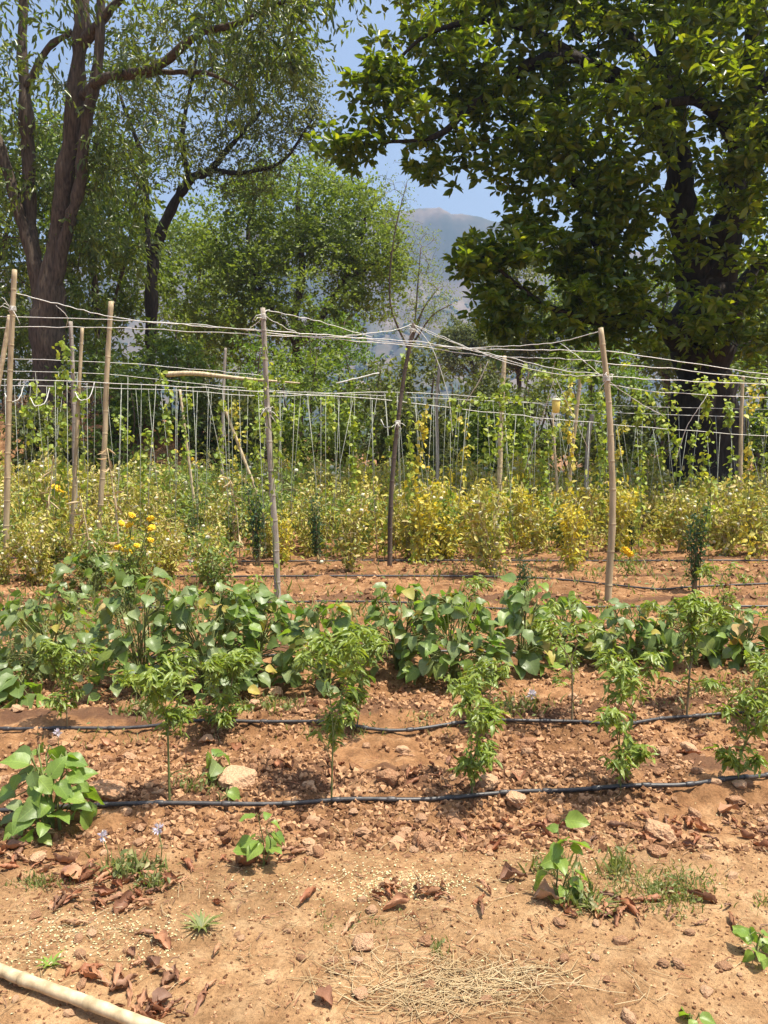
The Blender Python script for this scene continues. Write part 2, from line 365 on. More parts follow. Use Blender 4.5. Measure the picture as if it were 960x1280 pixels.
# ------------------------------------------------------------------ ground
def build_ground():
    ys = [-3000, -800, -200, -60, -20, -8, -4, -2, -1, 0, .6, 1.1]
    y = 1.45
    while y < 8: ys.append(y); y *= 1.0054
    while y < 30: ys.append(y); y *= 1.0085
    while y < 3000: ys.append(y); y *= 1.16
    ys.append(3000); ys = np.array(ys)
    core = np.linspace(-1, 1, 370); outer = np.array([1.3, 2, 4])
    W = .70*np.clip(ys, 1.8, None) + .8
    X = core[None]*W[:, None]; O = outer[None]*W[:, None]; E = np.full((len(ys), 1), 3000.0); E = np.maximum(E, O[:, -1:]+1)
    X = np.concatenate([-E, -O[:, ::-1], X, O, E], 1); X = np.clip(X, -3000 - 0*X, 3000)
    # keep columns strictly ordered where the far rows meet the border
    X = np.sort(X, 1) + np.linspace(-.01, .01, X.shape[1])[None]
    Y = np.repeat(ys[:, None], X.shape[1], 1); Z = gh(X, Y)
    nr, nc = X.shape; i = np.arange(nr-1)[:, None]*nc; j = np.arange(nc-1)[None]
    q = np.stack([i+j, i+j+1, i+nc+j+1, i+nc+j], -1).reshape(-1, 4)
    mb = MB(); mb.add(np.stack([X, Y, Z], -1), q)
    tag(link('ground', mb.mesh('ground', M['soil'])), kind='structure')
build_ground()

def hillmat():
    m, nt, N, L = newmat('dry_hillside')
    out = N.new('ShaderNodeOutputMaterial'); p = N.new('ShaderNodeBsdfPrincipled'); g = N.new('ShaderNodeNewGeometry')
    n1 = N.new('ShaderNodeTexNoise'); n1.inputs['Scale'].default_value = .012; n1.inputs['Detail'].default_value = 8; n1.inputs['Roughness'].default_value = .65
    L.new(g.outputs['Position'], n1.inputs['Vector'])
    r = ramp(N, [(.36, (.022, .034, .014)), (.47, (.06, .055, .03)), (.56, (.13, .095, .06)), (.7, (.22, .165, .115))]); L.new(n1.outputs['Fac'], r.inputs[0])
    L.new(r.outputs[0], p.inputs['Base Color']); p.inputs['Roughness'].default_value = 1; L.new(p.outputs[0], out.inputs[0]); return m
M['hill'] = hillmat()
def hill_h(X, Y):
    D = 1200.0; px = 480 + F*X/np.maximum(Y, 1)*1.0
    xs = np.array([-900, -300, 100, 300, 420, 500, 512, 522, 548, 562, 600, 632, 700, 800, 1000, 1400, 2200])
    ysx = np.array([480, 400, 330, 292, 276, 271, 270, 266, 267, 276, 279, 289, 300, 320, 345, 400, 480])
    top = (560 - np.interp(480 + F*X/D, xs, ysx))/F*D + CAM_H
    t = (Y - 620)/(D - 620)
    prof = np.where(t < 1, .05*np.clip(t*4, 0, 1) + .62*np.clip(t, 0, 1)**1.5 + .33*sstep(.86, 1.0, t), 1 - .25*np.clip(t-1, 0, 1.2))
    top = top + fbm(X*.03, X*0, 4, 33)*5
    gul = fbm(X*.014, Y*.003, 4, 91)*.30*np.clip(t, 0, 1)*(1-sstep(.8, 1, t)) + fbm(X*.03, Y*.03, 3, 13)*.03*np.clip(t*2, 0, 1)*(1-sstep(.93, 1.02, t))
    return np.clip(top*(prof + gul), -1.5, None) - 1.0*(t < 0)
def build_hill():
    xs = np.concatenate([np.linspace(-1400, -150, 60), np.linspace(-145, 420, 240), np.linspace(430, 1700, 60)]); ys = np.concatenate([np.linspace(600, 1230, 110), np.linspace(1250, 1900, 20)])
    X, Y = np.meshgrid(xs, ys); Z = hill_h(X, Y); Z[0] = -1.6
    nr, nc = X.shape; i = np.arange(nr-1)[:, None]*nc; j = np.arange(nc-1)[None]
    q = np.stack([i+j, i+j+1, i+nc+j+1, i+nc+j], -1).reshape(-1, 4)
    mb = MB(); mb.add(np.stack([X, Y, Z], -1), q); tag(link('hill', mb.mesh('hill', M['hill'])), kind='structure')
    # scrub on the slope
    n = 9000; x = rng.uniform(-400, 700, n); y = 640 + rng.random(n)**1.7*480; z = hill_h(x, y)
    keep = fbm(x*.02, y*.02, 3, 55) > -.05; x, y, z = x[keep], y[keep], z[keep]; n = len(x)
    mb = MB(); s = rng.uniform(1.5, 4.0, n)
    scatter(mb, (ICO0[0]*(1, 1, .8), ICO0[1]), np.stack([x, y, z+s*.4], -1), rvec(n)*(1, 1, .2), np.tile([0, 0, 1.0], (n, 1)), s, s)
    tag(link('hillside_scrub', mb.mesh('hillside_scrub', M['far'])), 'scattered green scrub on the hazy hillside', 'scrub', kind='stuff')
build_hill()

# ------------------------------------------------------------------ drip hoses
HP = [  # pixel traces
    [(-60, 1021), (0, 1017), (110, 1012), (210, 1008), (330, 1004), (420, 1001), (520, 996), (620, 992), (700, 990), (790, 984), (870, 980), (920, 976), (960, 972), (1040, 966)],
    [(-60, 913), (20, 911), (120, 910), (215, 910), (300, 907), (400, 902), (480, 901), (560, 903), (640, 906), (720, 906), (765, 907), (810, 903), (870, 899), (930, 894), (960, 892), (1050, 888)],
    [(-80, 828), (60, 826), (200, 824), (360, 822), (560, 820), (640, 818), (745, 817), (860, 818), (940, 815), (1060, 812)],
    [(-90, 760), (100, 760), (300, 758), (520, 757), (640, 758), (760, 759), (900, 762), (1080, 760)],
    [(-100, 722), (150, 723), (400, 722), (640, 724), (800, 735), (870, 734), (1080, 732)],
    [(-100, 700), (250, 701), (500, 702), (700, 704), (860, 702), (1080, 702)],
]
HL = ['black drip hose lying along the front row by the big bean plant', 'black drip hose along the second row behind the front hose',
      'black drip hose half hidden under the leafy bean bushes', 'thin black drip hose on bare soil at the feet of the two tall poles',
      'thin black drip hose on bare soil behind the two tall poles', 'faint black drip hose at the front edge of the tomato plants']
HP = [[(2*t[0][0]-t[2][0]-160, t[0][1])] + t + [(t[-1][0]+180, t[-1][1]-8)] for t in HP]
for k, (trace, lab) in enumerate(zip(HP, HL)):
    P = []
    for (px, py) in trace: P.append(gp(px, py))
    S = spline(P, 10)
    for _ in range(4): S[3:-3, 1] = np.convolve(S[:, 1], np.ones(7)/7, 'valid')
    S[:, 2] = gh(S[:, 0], S[:, 1])
    pz = np.pad(S[:, 2], 3, mode='edge'); z = np.max([pz[i:i+len(S)] for i in range(7)], 0)
    for _ in range(3): z = np.convolve(np.pad(z, 3, mode='edge'), np.ones(7)/7, 'valid')
    r = .0098 if k < 3 else .011
    S[:, 2] = z + r*.55
    S[:, 1] += fbm(S[:, 0]*1.2, S[:, 0]*0 + k, 1, 5)*.015
    base = Vector(S[len(S)//2]); mb = MB()
    tube(mb, S - np.array(base), r, 8)
    root = thing('drip_hose', base, lab, 'hose', 'black drip hoses along the rows')
    link('pipe', mb.mesh('pipe', M['hose']), root)
    if k < 3:
        for i in range(4, len(S)-2, 7):     # push-on emitters
            t = S[i+1]-S[i]; t = t/np.linalg.norm(t); mb = MB()
            tube(mb, [S[i]-t*.022-np.array(base), S[i]-t*.012-np.array(base), S[i]+t*.012-np.array(base), S[i]+t*.022-np.array(base)], [r*1.05, r*1.35, r*1.35, r*1.05], 8)
            link('emitter', mb.mesh('emitter', M['hose']), root)

# ------------------------------------------------------------------ trees
def make_tree(name, label, D, limbs, lobes, leaf, bark, ncl, per, llen, lwid, tpl=LEAF6, spread=.35, droop=.3, group=None, cat='tree', shell=.5, r0=.006,
              single=0, depth_r=1.0, sides=10, flat=.5, twigs=True, minz=None, rosette=False, bare=None, gap=-.30):
    """limbs: [[(px,py,dd,rpx),...],...]   lobes: [(px,py,dd,rx_px,ry_px,weight)]"""
    k = D/F
    L = []
    for li, lb in enumerate(limbs):
        P = np.array([[*at(px, py, D+dd), r*k] for px, py, dd, r in lb])
        if li == 0:
            P[0, 2] = ghs(P[0, 0], P[0, 1]) - .15
        S = spline(P, 5); S[:, 3] = np.maximum(S[:, 3], .004); L.append(S)
    base = Vector((L[0][0][0], L[0][0][1], ghs(L[0][0][0], L[0][0][1])))
    b = np.array(base)
    mb = MB()
    for li, S in enumerate(L):
        S = S.copy()
        n = len(S); S[:, :3] += rng.normal(size=(n, 3))*S[:, 3:4]*.10
        rr = S[:, 3]*(1 + .10*rng.normal(size=n))
        if li == 0: rr[0] *= 1.35; rr[1] *= 1.15
        tube(mb, S[:, :3]-b, rr, sides)
    # crown cluster centres
    w = np.array([l[5]*l[3]*l[4] for l in lobes], float); w /= w.sum()
    C = []
    for l, wi in zip(lobes, w):
        n = max(3, int(round(ncl*wi))); c = np.array(at(l[0], l[1], D+l[2])); R = np.array([l[3]*k, (l[3]+l[4])*.5*k*depth_r, l[4]*k])
        u = rvec(n)*(rng.random(n)**(1/3)*(1-shell) + shell*(.75+.3*rng.random(n)) + .38*rng.random(n)**5)[:, None]
        C.append(c + u*R)
    C = np.concatenate(C)
    C = C[fbm(C[:, 0]*1.1/k/28+9, C[:, 2]*1.1/k/28+C[:, 1]*.3, 2, 61) > gap]
    if minz is not None: C = C[C[:, 2] > gh(C[:, 0], C[:, 1]) + minz]
    if twigs:
        nodes = np.concatenate([S[:, :3] for S in L]); nr = np.concatenate([S[:, 3] for S in L]); par = [-1]*len(nodes); fixed = len(nodes)
        nodes = list(nodes); NA = np.zeros((len(nodes)+len(C)*4+8, 3)); NA[:len(nodes)] = nodes; cnt = len(nodes); par = np.full(len(NA), -1)
        chains = []
        d0 = np.array([np.min(np.sum((NA[:cnt]-c)**2, 1)) for c in C]); order = np.argsort(d0)
        for ci in order:
            c = C[ci]; dv = NA[:cnt]-c; dist = np.sqrt((dv**2).sum(1)) + .35*np.maximum(dv[:, 2], 0)
            p = int(np.argmin(dist)); a = NA[p]; ln = np.linalg.norm(c-a); ids = [p]
            mids = 3
            for q in range(1, mids+1):
                t = q/mids; pt = a+(c-a)*t + (rng.normal(size=3)*.07*ln + np.array([0, 0, .10*ln]))*math.sin(math.pi*t)
                NA[cnt] = pt; par[cnt] = ids[-1]; ids.append(cnt); cnt += 1
            chains.append(ids)
        rad = np.zeros(cnt)
        kids = np.zeros(cnt); 
        for i in range(cnt-1, fixed-1, -1):
            if rad[i] == 0: rad[i] = r0**2.4
            if par[i] >= fixed: rad[par[i]] += rad[i]
        rad = rad**(1/2.4); rad[:fixed] = nr
        for ids in chains:
            rr = np.array([min(rad[ids[0]]*.8, rad[ids[1]]*1.15)] + [rad[i] for i in ids[1:]])
            rr = np.minimum(rr, .03*D/10)
            tube(mb, NA[ids]-b, rr, 4, cap=False)
    root = thing(name, base, label, cat, group)
    link('trunk', mb.mesh('trunk', bark), root)
    # leaves
    N = len(C); n = rng.poisson(per, N); idx = np.repeat(np.arange(N), n); T = len(idx)
    if bare is not None:
        keepl = rng.random(T) < bare; idx = idx[keepl]; T = len(idx)
    off = rvec(T)*(rng.random(T)**.5)[:, None]*spread
    pos = C[idx] + off*np.array([1, 1, .75])
    if rosette:   # whorls of leaves at twig tips
        nc = max(1, int(per//9)); tips = C[idx] + (rvec(N*nc)*np.array([1, 1, .8])*spread*(.5+.6*rng.random((N*nc, 1))))[idx*nc + rng.integers(0, nc, T)]
        dirs = rvec(T)*np.array([1, 1, .55]) + np.array([0, 0, -.05]); pos = tips + norm(dirs)*llen*.12
    else:
        ns = 5; tw = norm(rvec(N*ns)*np.array([1, 1, .7]) + np.array([0, 0, .15]))[idx*ns + rng.integers(0, ns, T)]; tt = rng.random((T, 1))**.7
        pos = C[idx] + tw*tt*spread*1.25 + np.array([0, 0, -1.0])*(tt**2)*spread*droop*.9 + rng.normal(size=(T, 3))*spread*.10
        dirs = tw*.8 + rvec(T)*.65 + np.array([0, 0, -droop])*(.5+tt)
    nrm = rvec(T)*(1-flat) + np.array([0, 0, 1.0])*flat
    le = llen*rng.uniform(.65, 1.25, T); wi = lwid/llen*le*rng.uniform(.85, 1.15, T)
    crown_mb = MB(); var = rng.random(T)
    # colour drifts clump by clump
    cv = rng.random(N)*.5; var = (cv[idx] + var*.5) % 1.0
    pick = np.zeros(T, bool)
    if single:
        vis = (np.abs(pos[:, 0]/pos[:, 1]) < .47) & (pos[:, 2] - CAM_H < .55*pos[:, 1])
        dd_ = np.where(vis, pos[:, 1] + rng.random(T)*.5, 99); pick[np.argsort(dd_)[:single]] = True
    q = ~pick
    scatter(crown_mb, tpl, pos[q]-b, dirs[q], nrm[q], le[q], wi[q], var=var[q])
    cr = link('crown', crown_mb.mesh('crown', leaf), root); tag(cr, kind='stuff')
    if single:
        lm = []
        for v_ in range(5):
            m2 = MB(); tv, tf = tpl; tv = tv*np.array([lwid/llen, 1, 1]) ; m2.add(tv, tf, 0, v_/5.0); lm.append(m2.mesh('leaf', leaf))
        s_, d_, n_ = frames(dirs[pick], nrm[pick])
        for i, (p, a, c, e, l) in enumerate(zip(pos[pick]-b, s_, d_, n_, le[pick])):
            o = link('leaf', lm[i % 5], cr)
            mt = Matrix(((a[0], c[0], e[0], 0), (a[1], c[1], e[1], 0), (a[2], c[2], e[2], 0), (0, 0, 0, 1)))
            o.matrix_basis = Matrix.Translation(Vector(p)) @ mt @ Matrix.Diagonal((l, l, l, 1))
    return root

# big broad-leaved tree on the right
make_tree('broadleaf_tree', 'huge dark broad-leaved tree with thick black trunk and spreading crown', 18,
    [[(884, 640, 0, 44), (881, 540, 0, 38), (879, 450, 0, 36), (880, 390, 0, 36), (872, 340, 0, 26), (852, 270, 0, 19), (845, 190, 0, 16), (835, 90, .3, 13), (820, -40, .5, 10), (800, -180, .5, 6)],
     [(885, 380, 0, 30), (905, 300, -.2, 19), (925, 200, -.5, 16), (938, 100, -.6, 13), (950, -30, -.6, 10), (960, -180, -.6, 5)],
     [(868, 430, -.1, 20), (820, 395, -.8, 10), (775, 350, -1.2, 8), (740, 290, -1.4, 6), (715, 220, -1.5, 4)],
     [(848, 200, 0, 14), (800, 120, -.8, 10), (740, 82, -1.5, 8), (690, 72, -1.8, 7), (640, 95, -2.0, 6), (590, 132, -2.0, 4.5), (545, 170, -2.0, 3), (480, 178, -2.0, 1.6), (436, 180, -2, 1)],
     [(890, 420, .2, 22), (940, 350, .6, 14), (1000, 270, .8, 11), (1080, 180, 1, 7)],
     [(840, 120, .3, 10), (760, 20, .5, 8), (660, -40, .5, 5), (560, -80, .5, 3)],
     [(740, 82, -1.5, 6), (640, 30, -2, 4), (540, 40, -2, 2.5), (475, 100, -2, 1.3)],
     [(820, 395, -.8, 7), (740, 400, -1.8, 5), (680, 380, -2.3, 3), (640, 350, -2.4, 2), (605, 322, -2.5, 1)],
     [(930, 190, -.5, 9), (880, 130, -2, 6), (820, 130, -3, 4)],
     [(940, 120, -.6, 9), (1020, 60, -1.5, 6), (1120, 30, -2, 3)]],
    [(640, 50, -1.5, 115, 80, 1.3), (555, 130, -2, 70, 80, 1.2), (620, 170, -2, 70, 55, .8), (800, 60, -2, 160, 100, 1.2), (720, 250, -1.8, 85, 85, 1.2), (690, 350, -2, 80, 70, 1.2), (800, 290, -2, 60, 60, .9),
     (770, 180, -2.6, 80, 70, 1.0), (890, 130, -2.8, 100, 80, .9), (960, 230, -2.5, 60, 60, .8), (860, 350, -2.0, 110, 45, .45), (740, 395, -1.8, 80, 45, 1.2), (960, 390, -1.5, 80, 50, .7), (850, 420, -1.5, 90, 22, .7), (1060, 180, -1, 160, 220, .8),
     (760, -140, 0, 320, 140, .8), (560, -60, -.5, 90, 90, 1), (900, -90, -2.5, 200, 90, .9), (436, 182, -2, 18, 10, 8), (470, 108, -2, 18, 24, 4), (605, 325, -2.5, 20, 14, 6), (640, 395, -2.4, 26, 26, 3), (880, 200, 2.2, 160, 170, .25)],  # includes an unseen forward lobe above the frame, added to shade the trunk
    M['mahua'], M['bark_dark'], 1600, 40, .21, .105, tpl=LEAF4, spread=.46, group=None, shell=.35, r0=.005, single=300, gap=-.21, depth_r=.85, flat=.45, rosette=True)

# multi-stemmed tree on the left
make_tree('multi_stemmed_tree', 'tall multi-stemmed tree with brown trunk rising from the left earth bank', 24,
    [[(60, 500, 0, 23), (60, 420, 0, 19), (61, 380, 0, 17), (70, 300, 0, 10.5), (84, 210, 0, 10.5), (95, 130, 0, 11), (100, 50, 0, 9), (105, -60, 0, 9), (110, -200, 0, 4)],
     [(66, 365, -.1, 9), (84, 290, -.2, 7), (99, 235, -.3, 7.5), (107, 160, -.4, 7), (122, 80, -.5, 6), (128, -30, -.5, 5), (140, -150, -.5, 3)],
     [(56, 400, .1, 12), (45, 335, .2, 9), (25, 270, .3, 7.5), (0, 185, .4, 7), (-40, 100, .5, 5), (-90, 0, .5, 3)],
     [(45, 340, .2, 9), (38, 280, .5, 8), (35, 200, .6, 8), (32, 130, .6, 8), (28, 60, .6, 6), (32, -40, .6, 4)],
     [(104, 120, -.2, 7), (130, 98, -.8, 6), (165, 92, -1.2, 5.5), (205, 78, -1.6, 5), (245, 45, -2, 4), (300, 28, -2.4, 3.2), (350, 4, -2.6, 2.2), (420, -12, -2.8, 1.2)],
     [(165, 93, -1.2, 4), (215, 90, -1.4, 3), (265, 93, -1.6, 2), (310, 120, -1.8, 1)],
     [(100, 60, 0, 7), (140, 10, -.6, 5), (190, -40, -1, 3)],
     [(34, 110, .6, 5), (60, 60, .4, 4), (90, 40, .2, 3)]],
    [(90, 40, -1, 120, 70, 1.0), (240, 50, -1.5, 90, 50, 1.1), (320, 50, -2, 60, 40, .9), (350, 105, -2, 38, 30, .8), (290, 120, -1.5, 34, 26, .7), (385, 60, -2.2, 26, 22, .8), (250, 160, -1, 50, 30, .5), (30, 230, 1.5, 90, 130, 1.0), (130, 260, 1.2, 60, 110, 1.1), (150, 340, .8, 60, 70, 1.2),
     (-90, 120, 0, 110, 190, .8), (90, -140, 0, 260, 110, .8), (330, -40, -2, 90, 30, .8), (410, -8, -2.6, 25, 12, 2), (170, 170, .5, 70, 70, .8), (30, 400, 1.5, 80, 40, 1), (230, -90, -3, 150, 80, .7), (340, -60, -3.5, 100, 60, 1.1), (290, 20, -3.2, 80, 55, .8)],  # last three lobes, mostly above the frame, added forward to shade the bank
    M['lance'], M['bark'], 1150, 22, .24, .078, gap=-.14, tpl=LEAF4, spread=.52, droop=.75, shell=.2, r0=.006, depth_r=.9, flat=.25)
# dark thin-trunked tree between them
make_tree('twiggy_tree', 'slender dark tree with crooked trunk and sparse twiggy crown', 29,
    [[(187, 520, 0, 8), (189, 400, 0, 7), (193, 320, 0, 7), (214, 262, 0, 6), (238, 225, 0, 5.5), (262, 213, 0, 4.5), (292, 178, 0, 3), (335, 130, 0, 2)],
     [(190, 345, 0, 5), (184, 280, .3, 4), (178, 200, .5, 3), (150, 120, .7, 2)], [(236, 228, 0, 4), (228, 170, 0, 3), (240, 100, .2, 2), (255, 30, .3, 1.5)],
     [(262, 213, 0, 3), (310, 215, -.3, 2.5), (355, 200, -.5, 2), (390, 150, -.6, 1.2)]],
    [(340, 120, 0, 65, 65, 1), (388, 80, -.3, 24, 28, 1.0), (392, 140, -.3, 20, 26, 1.0), (350, 170, 0, 40, 24, .9), (240, 120, .3, 80, 80, .6), (170, 160, .8, 60, 90, .8), (290, 205, 0, 70, 40, .8), (250, 40, 0, 110, 60, .6), (320, 20, 0, 70, 50, .6)],
    M['olive'], M['bark_dark'], 850, 32, .14, .065, tpl=DIAMOND, spread=.5, droop=.3, shell=.1, r0=.0065, flat=.3)
# round light-green tree
make_tree('rounded_tree', 'rounded light green tree with fine foliage below the sky gap', 36,
    [[(372, 560, 0, 7), (372, 470, 0, 6), (368, 400, 0, 5.5), (378, 340, 0, 4), (372, 260, 0, 3), (375, 215, 0, 1.5)], [(370, 430, 0, 5), (330, 370, -.3, 3.6), (310, 300, -.5, 2.6), (320, 240, -.5, 1.5)],
     [(372, 430, 0, 5), (420, 370, -.3, 4), (450, 300, -.5, 3), (458, 262, -.6, 1)], [(330, 370, -.3, 2.6), (285, 330, -.4, 2), (262, 280, -.5, 1)], [(430, 350, -.4, 2.6), (485, 320, -.4, 2), (505, 290, -.4, 1)]],
    [(375, 265, 0, 85, 62, 1.3), (310, 290, 0, 60, 65, 1.2), (445, 300, 0, 60, 62, 1.2), (280, 370, 0, 55, 60, 1), (470, 345, -.3, 44, 50, 1.1), (380, 360, -.6, 100, 60, 1.0), (340, 420, -.5, 100, 45, 1)],
    M['fine'], M['bark'], 1150, 48, .17, .10, tpl=DIAMOND, spread=.55, droop=.1, shell=.45, r0=.006, flat=.45)
# bare-ish small tree beside the hill view
make_tree('thorny_small_tree', 'half bare small tree with red-brown twigs before the hill', 33,
    [[(512, 560, 0, 2.6), (512, 450, 0, 2.0), (520, 410, 0, 1.6), (530, 385, 0, 1.0), (548, 360, 0, .6)], [(516, 430, 0, 1.3), (540, 395, 0, 1.0), (565, 380, 0, .5)], [(512, 440, 0, 1.5), (488, 380, 0, 1.2), (492, 300, 0, .9), (508, 230, 0, .5)],
     [(518, 412, 0, 1.2), (522, 360, 0, .9), (526, 310, 0, .5)]],
    [(535, 365, 0, 34, 40, 1.2), (525, 315, 0, 26, 35, 1), (495, 260, 0, 30, 50, .6), (510, 395, 0, 45, 25, 1.2)], M['fine'], M['twig'], 420, 14, .10, .045, tpl=DIAMOND, spread=.35, shell=.1, r0=.005, flat=.3, bare=.6)
# trees behind: all separate
BACK = [ # px, py_top, py_bot, rx, D, material, label
    (-40, 60, 470, 110, 32, 'lance', 'dense green tree rising behind the trunk of the multi-stemmed tree'),
    (120, 120, 480, 85, 34, 'shrub', 'leafy green tree filling the gap right of the multi-stemmed trunk'),
    (250, 270, 480, 60, 44, 'fine', 'pale green tree between the crooked dark trunk and the rounded tree'),
    (645, 300, 470, 42, 48, 'olive', 'pale willowy tree showing under the left edge of the broad-leaved crown'),
    (735, 330, 470, 70, 46, 'fine', 'light green tree seen beneath the big dark crown left of its trunk'),
    (830, 340, 480, 70, 42, 'shrub', 'mid green tree right behind the thick black trunk'),
    (950, 320, 480, 80, 40, 'fine', 'yellow-green tree glimpsed right of the thick black trunk'),
    (590, 405, 480, 45, 60, 'olive', 'low grey-green tree at the foot of the hill view')]
for px, pt, pb, rx, D, mt, lab in BACK:
    pc = (pt+pb)/2; ry = (pb-pt)/2
    make_tree('background_tree', lab, D, [[(px, 545, 0, 8*24/D), (px+4, pb, 0, 7*24/D), (px-3, pc, 0, 5*24/D), (px+5, pt+20, 0, 2)], [(px, pb-10, 0, 4*24/D), (px-rx*.5, pc, 0, 3*24/D), (px-rx*.6, pt+ry*.6, 0, 1)], [(px, pb-20, 0, 4*24/D), (px+rx*.5, pc, 0, 3*24/D), (px+rx*.6, pt+ry*.6, 0, 1)]],
        [(px, pc, 0, rx*.9, ry*.9, 1), (px-rx*.3, pt+ry*.5, 0, rx*.6, ry*.45, 1.1), (px+rx*.35, pc+ry*.3, 0, rx*.7, ry*.6, 1.1)], M[mt], M['bark'], int(360+rx*ry*.022), 32, .24, .125, tpl=DIAMOND, gap=-.15, spread=.65, droop=.3, shell=.45, group='trees behind the field', flat=.35)
# understorey shrubs along the field edge
SHR = [(215, 395, 560, 45, 23, 'shrub'), (262, 430, 570, 40, 24, 'olive'), (320, 420, 575, 50, 25, 'shrub_bright'), (390, 430, 575, 55, 24, 'fine'), (425, 385, 520, 55, 28, 'shrub_bright'), (470, 440, 575, 48, 25, 'olive'),
       (540, 430, 575, 50, 26, 'olive'), (595, 440, 575, 45, 25, 'olive'), (655, 450, 580, 45, 24, 'olive'), (710, 430, 580, 45, 26, 'fine'), (765, 420, 560, 40, 27, 'shrub_bright'), (790, 480, 590, 45, 22, 'olive'),
       (955, 440, 580, 60, 23, 'shrub'), (845, 500, 590, 40, 22, 'shrub'), (915, 500, 590, 36, 21.5, 'lance'), (300, 480, 580, 40, 22.5, 'olive'), (510, 490, 585, 40, 22, 'olive'), (620, 500, 585, 36, 22, 'fine'), (1030, 430, 590, 60, 22, 'shrub')]
SHR += [(5, 350, 560, 60, 26, 'lance'), (115, 420, 560, 50, 24.5, 'shrub'), (160, 455, 575, 36, 21.3, 'shrub'), (60, 495, 575, 40, 20.4, 'olive')]  # last two are added: they cover sunlit soil where the bank is in shade
SL = ['shrub left of the crooked dark trunk with mixed yellowing leaves', 'shrub at the foot of the crooked dark trunk', 'dense shrub below the left flank of the rounded tree', 'dense shrub straight below the rounded tree',
      'bright yellow-green bush in front of the rounded tree', 'shrub behind the dark leaning pole', 'olive scrub between the dark pole and the hill view', 'olive scrub below the hill view', 'shrub behind the hanging yellow trap',
      'light green bush behind the tan bamboo pole', 'bright bush under the dark crown right of the bamboo pole', 'low dark shrub in front of the thick black trunk, on its left', 'shrub right of the thick black trunk', 'low dark undergrowth bush at the base of the thick black trunk',
      'low dark undergrowth bush just right of the trunk base', 'low dark bush behind the left strings of the trellis', 'low dark bush behind the middle strings of the trellis', 'low dark bush behind the pale thin pole', 'tall shrub beyond the right end of the trellis', 'tall leafy bush left of the multi-stemmed trunk', 'leafy bush just right of the multi-stemmed trunk', 'small shrub added to darken the bank beside the tall brown brush heap', 'low olive shrub added to darken the bank foot behind the left bamboo poles']
for (px, pt, pb, rx, D, mt), lab in zip(SHR, SL):
    pb = 600; rx = rx*1.12; pc = (pt+pb)/2; ry = (pb-pt)/2
    make_tree('shrub', lab, D, [[(px, 575, 0, 2.4), (px+3, pb-10, 0, 2), (px-2, pc, 0, 1.5), (px+6, pt+15, 0, .8)], [(px+1, pb-5, 0, 1.6), (px-rx*.5, pc, -.2, 1.2), (px-rx*.6, pt+ry*.5, -.2, .6)], [(px+1, pb-8, 0, 1.6), (px+rx*.5, pc, .2, 1.2), (px+rx*.6, pt+ry*.6, .2, .6)], [(px, pb-5, 0, 1.4), (px+rx*.2, pc, -.5, 1), (px+rx*.1, pt+ry*.5, -.6, .5)]],
        [(px, pc, 0, rx*.95, ry*.9, 1), (px-rx*.4, pt+ry*.6, 0, rx*.55, ry*.5, 1.1), (px+rx*.4, pc+ry*.1, 0, rx*.6, ry*.7, 1.1), (px, pb-25, -.3, rx*1.1, 30, 1.3)], M[mt], M['twig'], int(100+rx*ry*.04), 27, .15, .078, gap=-.10, tpl=DIAMOND if D > 23.5 else LEAF4, spread=.36, droop=.2, shell=.3, r0=.005, group='shrubs along the field edge', cat='shrub', flat=.4, minz=.05, sides=6)
# a distant wood below the hill: one mass
mb = MB(); n = 900; y = rng.uniform(110, 560, n); x = rng.uniform(-.9, .9, n)*y; z = gh(x, y); s = rng.uniform(2.5, 5.0, n)
tot = 26; idx = np.repeat(np.arange(n), tot); u = rvec(n*tot)*(.6+.4*rng.random((n*tot, 1))); pos = np.stack([x, y, z+s*.7], -1)[idx] + u*s[idx][:, None]*np.array([1, 1, .75]); pos[:, 2] = np.maximum(pos[:, 2], .1)
scatter(mb, DIAMOND, pos, rvec(n*tot), u+np.array([0, 0, .6]), 1.9, 1.3)
tag(link('distant_wood', mb.mesh('distant_wood', M['far'])), 'distant green wood at the foot of the hazy hill', 'wood', kind='stuff')

